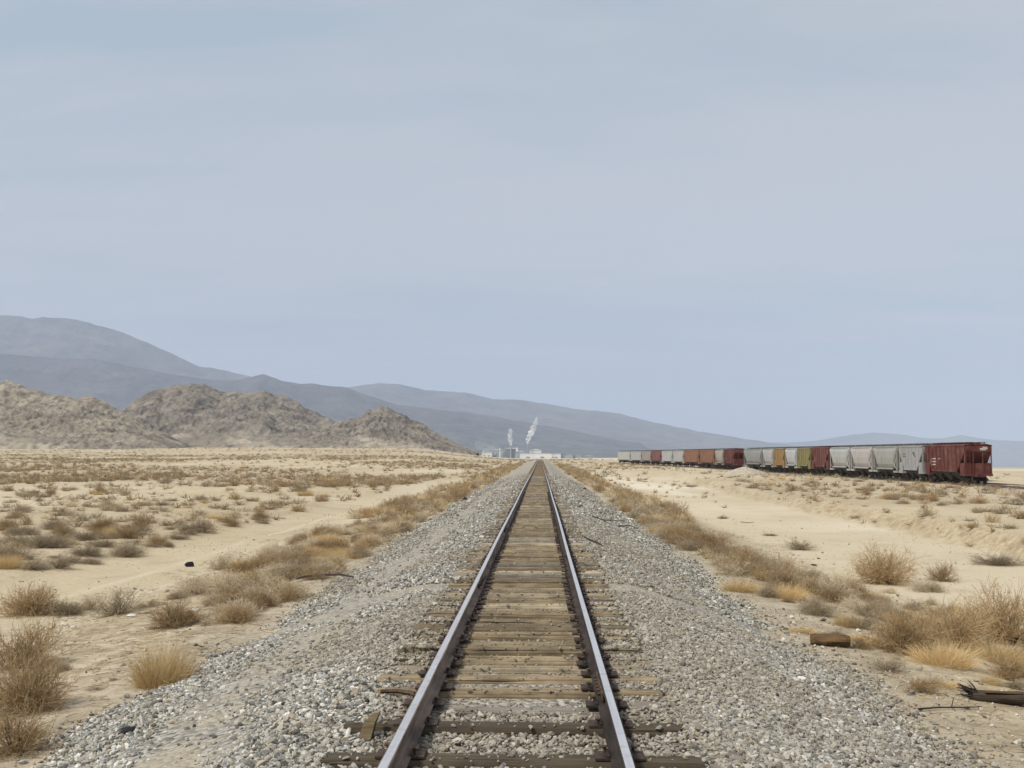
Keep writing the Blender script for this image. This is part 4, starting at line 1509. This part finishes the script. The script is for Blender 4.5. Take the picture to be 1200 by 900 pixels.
lump(152, 862, .078, M_BLACK, 'fist sized black lump on the left gravel shoulder')
lump(545, 587, .17, M_BLACK, 'black block sitting on the far left ballast edge', 'dark_block', .9, 'block')
lump(685, 574, .15, M_BLACK, 'black block sitting on the far right ballast edge', 'dark_block', .9, 'block')
lump(222, 664, .13, M_BLACK, 'dark round rock at the road edge before the left bush row')
lump(338, 668, .07, M_BLACK, 'small dark rock between left bush row and bent stick')
lump(229, 716, .09, M_CREAM, 'white rock on the dirt beside the short black stick', sq=.5)
lump(75, 733, .07, M_CREAM, 'white rock behind the left bushes, left of a smaller pair', sq=.55)
lump(86, 736, .055, M_CREAM, 'smaller white rock right of the white rock by the bushes', sq=.6)
lump(154, 722, .085, M_CREAM, 'flat pale rock in front of the upright twiggy shrub', sq=.35)
lump(230, 757, .035, M_RUST, 'small rusty stone right of the golden grass tuft')
lump(1187, 768, .05, M_CREAM, 'white rock at the right edge above the split stump', sq=.5)
lump(1006, 740, .045, M_CREAM, 'small white rock right of the short log', sq=.7)
lump(954, 663, .12, M_BLACK, 'flat dark wood scrap behind the right bush row', 'wood_scrap', .35, 'scrap')
# wood chip leaning on the ballast by the left rail, old board on the right
x, y = gpoint(428, 874)
cb = MB()
cb.loft([[(-.05, -.03, 0), (.05, -.03, 0), (.05, .03, 0), (-.05, .03, 0)], [(-.035, .05, .10), (.055, .05, .11), (.055, .10, .105), (-.035, .10, .10)],
         [(-.01, .17, .15), (.05, .17, .16), (.045, .20, .15), (0, .20, .15)]])
tag(cb.build('wood_chunk', M_CHUNK, loc=(x, y, float(ground(x, y)) + .05), rotz=-.2), 'upright wood chunk on the ballast left of the left rail', 'wood chunk')
x, y = gpoint(757, 836)
bb = MB(); bb.box((0, 0, .03), (.24, .17, .035), bev=.008)
tag(bb.build('broken_board', M_BOARD, loc=(x, y, float(ground(x, y)) + .03), rotz=.1), 'pinkish broken board lying on the ballast right of the rail', 'board')
x, y = gpoint(464, 822)
bb = MB(); bb.tube([(-.14, .03, .05), (.02, .0, .06), (.17, -.05, .05)], [.018, .02, .022], 6)
tag(bb.build('rusty_rod', M_RUST, loc=(x, y, float(ground(x, y)) + .03)), 'rusty iron rod lying against the left rail', 'rod')
# gravel pile at the siding
x, y = gpoint(872, 556)
gp = MB()
rings = []
for i, t in enumerate(np.linspace(0, 1, 8)):
    rr = 3.4 * (1 - t) ** .8 + .05
    rings.append([(rr * math.cos(a) * (1 + .15 * math.sin(3 * a + 1)) * 1.2, rr * .8 * math.sin(a), 1.35 * t ** 1.1 - .1 + .06 * math.sin(5 * a + 3 * t)) for a in np.linspace(0, 2 * math.pi, 25)[:-1]])
gp.loft(rings)
M_PILE = mat_simple('pale_gravel', (.52, .45, .345), .95, .3, 3, bump=.05)
tag(gp.build('gravel_pile', M_PILE, smooth=True, loc=(x, y, float(ground(x, y)))), 'pale gravel pile in front of the gap in the train', 'gravel pile')

# ------------------------------------------------------------------ chemical plant far down the line
PD = 2700.0
K = PD / F
M_PW = mat_simple('plant_white', (.74, .74, .72), .7, .12, .03)
M_PG = mat_simple('plant_grey', (.34, .37, .40), .7, .2, .03)
M_PB = mat_simple('plant_blue_grey', (.22, .26, .31), .7, .2, .03)


def ppos(px, dd=0.0):
    d = ray(px, 532.5)
    y = PD + dd
    x = CAMX + d[0] / d[1] * y
    return x, y, float(ground(x, y))


def shed(px, wpx, ytop, mat, label, dd=0, dep=60, name='storage_shed', arched=False, cat='building'):
    x, y, z = ppos(px, dd)
    W = wpx * K; H = (532.5 - ytop) * K + CAMZ - z
    o = empty(name, (x, y, z)); tag(o, label, cat)
    w = MB()
    if arched:
        prof = [(-W / 2, -2)] + [(-W / 2 * math.cos(a), H * (.35 + .65 * math.sin(a))) for a in np.linspace(0, math.pi, 9)] + [(W / 2, -2)]
        w.loft([[(a, -dep / 2, b) for a, b in prof], [(a, dep / 2, b) for a, b in prof]])
        w.build('wall', mat, o)
    else:
        w.box((0, 0, H * .4), (W, dep, H * .8 + 4)); w.build('wall', mat, o)
        r = MB(); prof = [(-W / 2 - 1, H * .8 + 2.05), (0, H), (W / 2 + 1, H * .8 + 2.05)]
        r.loft([[(a, -dep / 2 - 1, b) for a, b in prof], [(a, dep / 2 + 1, b) for a, b in prof]]); r.build('roof', M_PW, o)
    dr = MB()
    for q in (-.25, .2):
        dr.box((W * q, -dep / 2 - .12, H * .16), (W * .12, .2, H * .3))
    dr.build('door', M_PB, o)
    return o


def stack(px, wpx, ytop, mat, label, dd=0, name='smokestack'):
    x, y, z = ppos(px, dd)
    r = wpx * K / 2; H = (532.5 - ytop) * K + CAMZ - z
    mb = MB(); n = 14
    mb.loft([[(q * math.cos(a), q * math.sin(a), h) for a in np.linspace(0, 2 * math.pi, n + 1)[:-1]] for q, h in ((r * 1.3, -2), (r, H * .5), (r * .9, H * .97), (r * 1.05, H * .97), (r * 1.05, H))])
    o = mb.build(name, mat, smooth=False, loc=(x, y, z))
    return tag(o, label, name.replace('_', ' '), kind='thing')


shed(627.5, 14, 526.0, M_PW, 'tall white plant hall directly behind the end of the track', 40, 60)
shed(628, 36, 531.0, M_PW, 'long low white shed across the end of the track', -60, 50)
shed(648, 18, 531.2, M_PW, 'white shed right of the track end', 0, 60)
shed(664, 14, 531.8, M_PG, 'grey low shed right of the white sheds', 10, 60)
shed(676, 9, 533.8, M_PG, 'small grey shed third right of the track end', 10, 40)
shed(690, 10, 534.4, M_PG, 'small grey shed farthest right in the plant', 0, 40)
shed(583, 16, 526.5, M_PG, 'grey blue plant building under the left steam', 60, 60, 'plant_building')
shed(600, 14, 524.5, M_PB, 'dark blue grey boiler building below the left stack', 30, 50, 'plant_building')
shed(610, 10, 528.5, M_PG, 'grey plant block left of the tall white hall', -20, 40, 'plant_building')
shed(571, 12, 529.5, M_PW, 'pale low plant building at the left end of the plant', 0, 50, 'plant_building')
stack(598.5, 1.6, 521.5, M_PG, 'grey smokestack under the left steam plume')
stack(618.5, 1.6, 520.0, M_PG, 'grey smokestack under the right steam plume')
stack(590, 1.4, 523, M_PB, 'slim dark stack left of the boiler building')
for px_, w_, t_, m_, lab_ in ((578, 1.2, 524.5, M_PG, 'pale column at the left end of the grey plant building'), (581.5, .9, 522.8, M_PB, 'tall thin column above the grey plant building'),
                             (586, 1.6, 525.2, M_PW, 'short white column right of the tall thin column'), (594, 1.0, 523.6, M_PG, 'grey column beside the boiler building'), (566.5, 1.8, 528.2, M_PW, 'small white tank tower leftmost in the plant')):
    stack(px_, w_, t_, m_, lab_, 5, name='process_column')
stack(606, 2.6, 524.5, M_PW, 'white silo between boiler building and tall white hall', name='silo')


def mat_steam(dens):
    """thin white vapour: bright diffuse droplets with torn, see-through patches"""
    m, nt, b = new_mat('steam'); k = N(nt)
    b.inputs['Base Color'].default_value = (.95, .95, .95, 1); b.inputs['Roughness'].default_value = 1
    b.inputs['Specular IOR Level'].default_value = 0
    tl = k.n('ShaderNodeBsdfTranslucent'); tl.inputs['Color'].default_value = (.95, .95, .95, 1)
    m1 = k.n('ShaderNodeMixShader'); m1.inputs[0].default_value = .4
    k.l(b.outputs[0], m1.inputs[1]); k.l(tl.outputs[0], m1.inputs[2])
    tr = k.n('ShaderNodeBsdfTransparent'); m2 = k.n('ShaderNodeMixShader')
    n = k.noise(k.coord('Object'), .09, 4, .65)
    sz = k.n('ShaderNodeSeparateXYZ'); k.l(k.coord('Generated'), sz.inputs[0])
    thin = k.ramp(sz.outputs[2], [(0.25, 1.0), (1.0, 0.28)])      # the vapour thins out as it rises
    k.l(k.math('MULTIPLY', k.math('MULTIPLY', k.ramp(n, [(0.36, 0.06), (0.62, 1.0)]), thin), dens), m2.inputs[0])
    k.l(tr.outputs[0], m2.inputs[1]); k.l(m1.outputs[0], m2.inputs[2])
    k.l(m2.outputs[0], nt.nodes['Material Output'].inputs['Surface'])
    return m


def plume(px_path, label, dens, dd=-30):
    import bmesh
    bm = bmesh.new()
    x0, y0, z0 = ppos(px_path[0][0], dd)
    zb = CAMZ + (532.5 - px_path[0][1]) * K
    n = 12
    rings = []
    q = np.linspace(0, len(px_path) - 1, len(px_path) * 5)
    pts = []
    rg = np.random.default_rng(int(px_path[0][0]) + len(px_path))
    for i, u in enumerate(q):
        px, py, w = (np.interp(u, range(len(px_path)), [p[c] for p in px_path]) for c in range(3))
        w = w * (1 + .16 * math.sin(i * .8 + px) * (0 < i < len(q) - 1) + rg.normal(0, .05))
        px = px + rg.normal(0, .06) * w
        x, y, _ = ppos(px, dd); z = CAMZ + (532.5 - py) * K; r = w * K / 2
        pts.append(((x - x0, z - zb), r, i))
    for i, ((x, z), r, _) in enumerate(pts):
        a0, a1 = pts[max(i - 1, 0)][0], pts[min(i + 1, len(pts) - 1)][0]
        tx, tz = a1[0] - a0[0], a1[1] - a0[1]; ll = math.hypot(tx, tz) + 1e-6
        nx, nz = tz / ll, -tx / ll                    # normal of the path in the upright plane
        ring = []
        for a in np.linspace(0, 2 * math.pi, n + 1)[:-1]:
            q1 = r * math.cos(a) * (1 + .22 * math.sin(2 * a + i * .9))
            ring.append((x + nx * q1, r * math.sin(a), z + nz * q1))
        rings.append(ring)
    bm.free()
    mb = MB().loft(rings)
    o = mb.build('steam_plume', mat_steam(dens), smooth=True, loc=(x0, y0, zb))
    return tag(o, label, 'steam')


plume([(598.5, 522, 2.2), (598.5, 518, 3.6), (597.6, 513, 4.4), (597.3, 509, 4.6), (598.3, 505, 4.2), (598, 502, 1.5)], 'upright white steam plume from the left stack', .8)
plume([(618.5, 520, 2), (618, 516.5, 4), (620, 512, 5.5), (623, 507.5, 6), (625, 502, 6), (627, 497, 5), (628.5, 493, 3.5), (629.5, 489, 2)], 'taller slanting white steam plume from the right stack', .85)
plume([(590, 531, 6), (584, 528, 9), (575, 526, 11), (567, 523, 10), (560, 520, 8), (557, 518, 4)], 'low drifting steam cloud at the left end of the plant', .16)

# ------------------------------------------------------------------ air
def mat_haze():
    m = bpy.data.materials.new('haze'); m.use_nodes = True
    nt = m.node_tree; nt.nodes.clear(); k = N(nt)
    out = k.n('ShaderNodeOutputMaterial'); pv = k.n('ShaderNodeVolumePrincipled')
    pv.inputs['Color'].default_value = (.625, .742, .945, 1)
    pv.inputs['Density'].default_value = 6.6e-5
    pv.inputs['Anisotropy'].default_value = 0.0
    k.l(pv.outputs[0], out.inputs['Volume'])
    return m


hz = MB(); hz.box((0, 17800, 760), (92000, 37400, 2500))
tag(hz.build('haze', mat_haze()), kind='stuff')

# ------------------------------------------------------------------ sky, sun, camera
SUN_EL, SUN_AZ = R(54), R(232)                        # azimuth measured from +Y (the track direction) towards +X
w = bpy.data.worlds.new('World'); S.world = w; w.use_nodes = True
nt = w.node_tree; k = N(nt)
bg = nt.nodes['Background']
sky = k.n('ShaderNodeTexSky', sky_type='NISHITA')
sky.sun_disc = False; sky.sun_elevation = SUN_EL; sky.sun_rotation = SUN_AZ
sky.air_density = 1.2; sky.dust_density = 2.0
P = k.coord('Generated')
sp = k.n('ShaderNodeSeparateXYZ'); k.l(P, sp.inputs[0])
# veil of thin high cloud: projected on a plane overhead so that bands flatten towards the horizon
zc = k.math('ADD', k.math('MAXIMUM', sp.outputs[2], 0.0), .16)
cx = k.n('ShaderNodeCombineXYZ')
k.l(k.math('DIVIDE', sp.outputs[0], zc), cx.inputs[0]); k.l(k.math('DIVIDE', sp.outputs[1], zc), cx.inputs[1])
cl = k.noise(k.mapping(cx.outputs[0], (.55, 1.1, 1), (3.1, 1.7, 0)), 1.0, 5, .52, .3)
cl2 = k.noise(k.mapping(cx.outputs[0], (1.6, 4.5, 1), (8.1, 4.2, 0)), 1.0, 4, .55, .2)
f = k.math('ADD', k.math('MULTIPLY', cl, .60), k.math('MULTIPLY', cl2, .40))
zz = sp.outputs[2]
band = k.math('POWER', 2.718, k.math('MULTIPLY', k.math('POWER', k.math('DIVIDE', k.math('SUBTRACT', zz, .215), .085), 2.0), -1.0))
low = k.math('POWER', 2.718, k.math('MULTIPLY', k.math('POWER', k.math('DIVIDE', k.math('SUBTRACT', zz, .105), .05), 2.0), -1.0))
rgt = k.math('MULTIPLY', sp.outputs[0], 3.0, True)
f = k.math('ADD', f, k.math('MULTIPLY', band, .065))
f = k.math('SUBTRACT', f, k.math('MULTIPLY', k.math('MULTIPLY', low, rgt), .10))
SK = 6.55
blue = tuple(SK * v for v in (.400, .485, .550))
mauv = tuple(SK * v for v in (.545, .556, .598))
grey = tuple(SK * v for v in (.480, .522, .572))
veil = k.ramp(f, [(0.37, blue), (0.48, grey), (0.60, mauv)])
mixed = k.mix(sky.outputs[0], veil, .90)
k.l(mixed, bg.inputs['Color']); bg.inputs['Strength'].default_value = .1

sl = bpy.data.lights.new('sun', 'SUN'); sl.energy = 2.4; sl.angle = R(9); sl.color = (1.0, .95, .87)
so = bpy.data.objects.new('sun', sl); COL.objects.link(so)
so.rotation_euler = (math.pi / 2 - SUN_EL, 0, -SUN_AZ + math.pi)
so.location = (0, 0, 60)
# a sun lamp shines along its -Z: check by construction
import mathutils
dirv = mathutils.Vector((math.sin(SUN_AZ) * math.cos(SUN_EL), math.cos(SUN_AZ) * math.cos(SUN_EL), math.sin(SUN_EL)))
so.rotation_euler = dirv.to_track_quat('Z', 'Y').to_euler()

cam = bpy.data.cameras.new('camera'); co = bpy.data.objects.new('camera', cam); COL.objects.link(co)
cam.sensor_width = 36; cam.lens = 36 * F / 1200; cam.clip_start = .1; cam.clip_end = 100000
co.location = (CAMX, 0, CAMZ); co.rotation_euler = (math.pi / 2 + PITCH, 0, YAW)
S.camera = co

S.render.engine = 'CYCLES'
c = S.cycles
c.use_denoising = True
c.max_bounces = 6; c.diffuse_bounces = 2; c.glossy_bounces = 2; c.transmission_bounces = 2; c.transparent_max_bounces = 8; c.volume_bounces = 2
vs = S.view_settings
vs.view_transform = 'Standard'; vs.look = 'None'; vs.gamma = 1; vs.use_curve_mapping = False
vs.exposure = 0.62
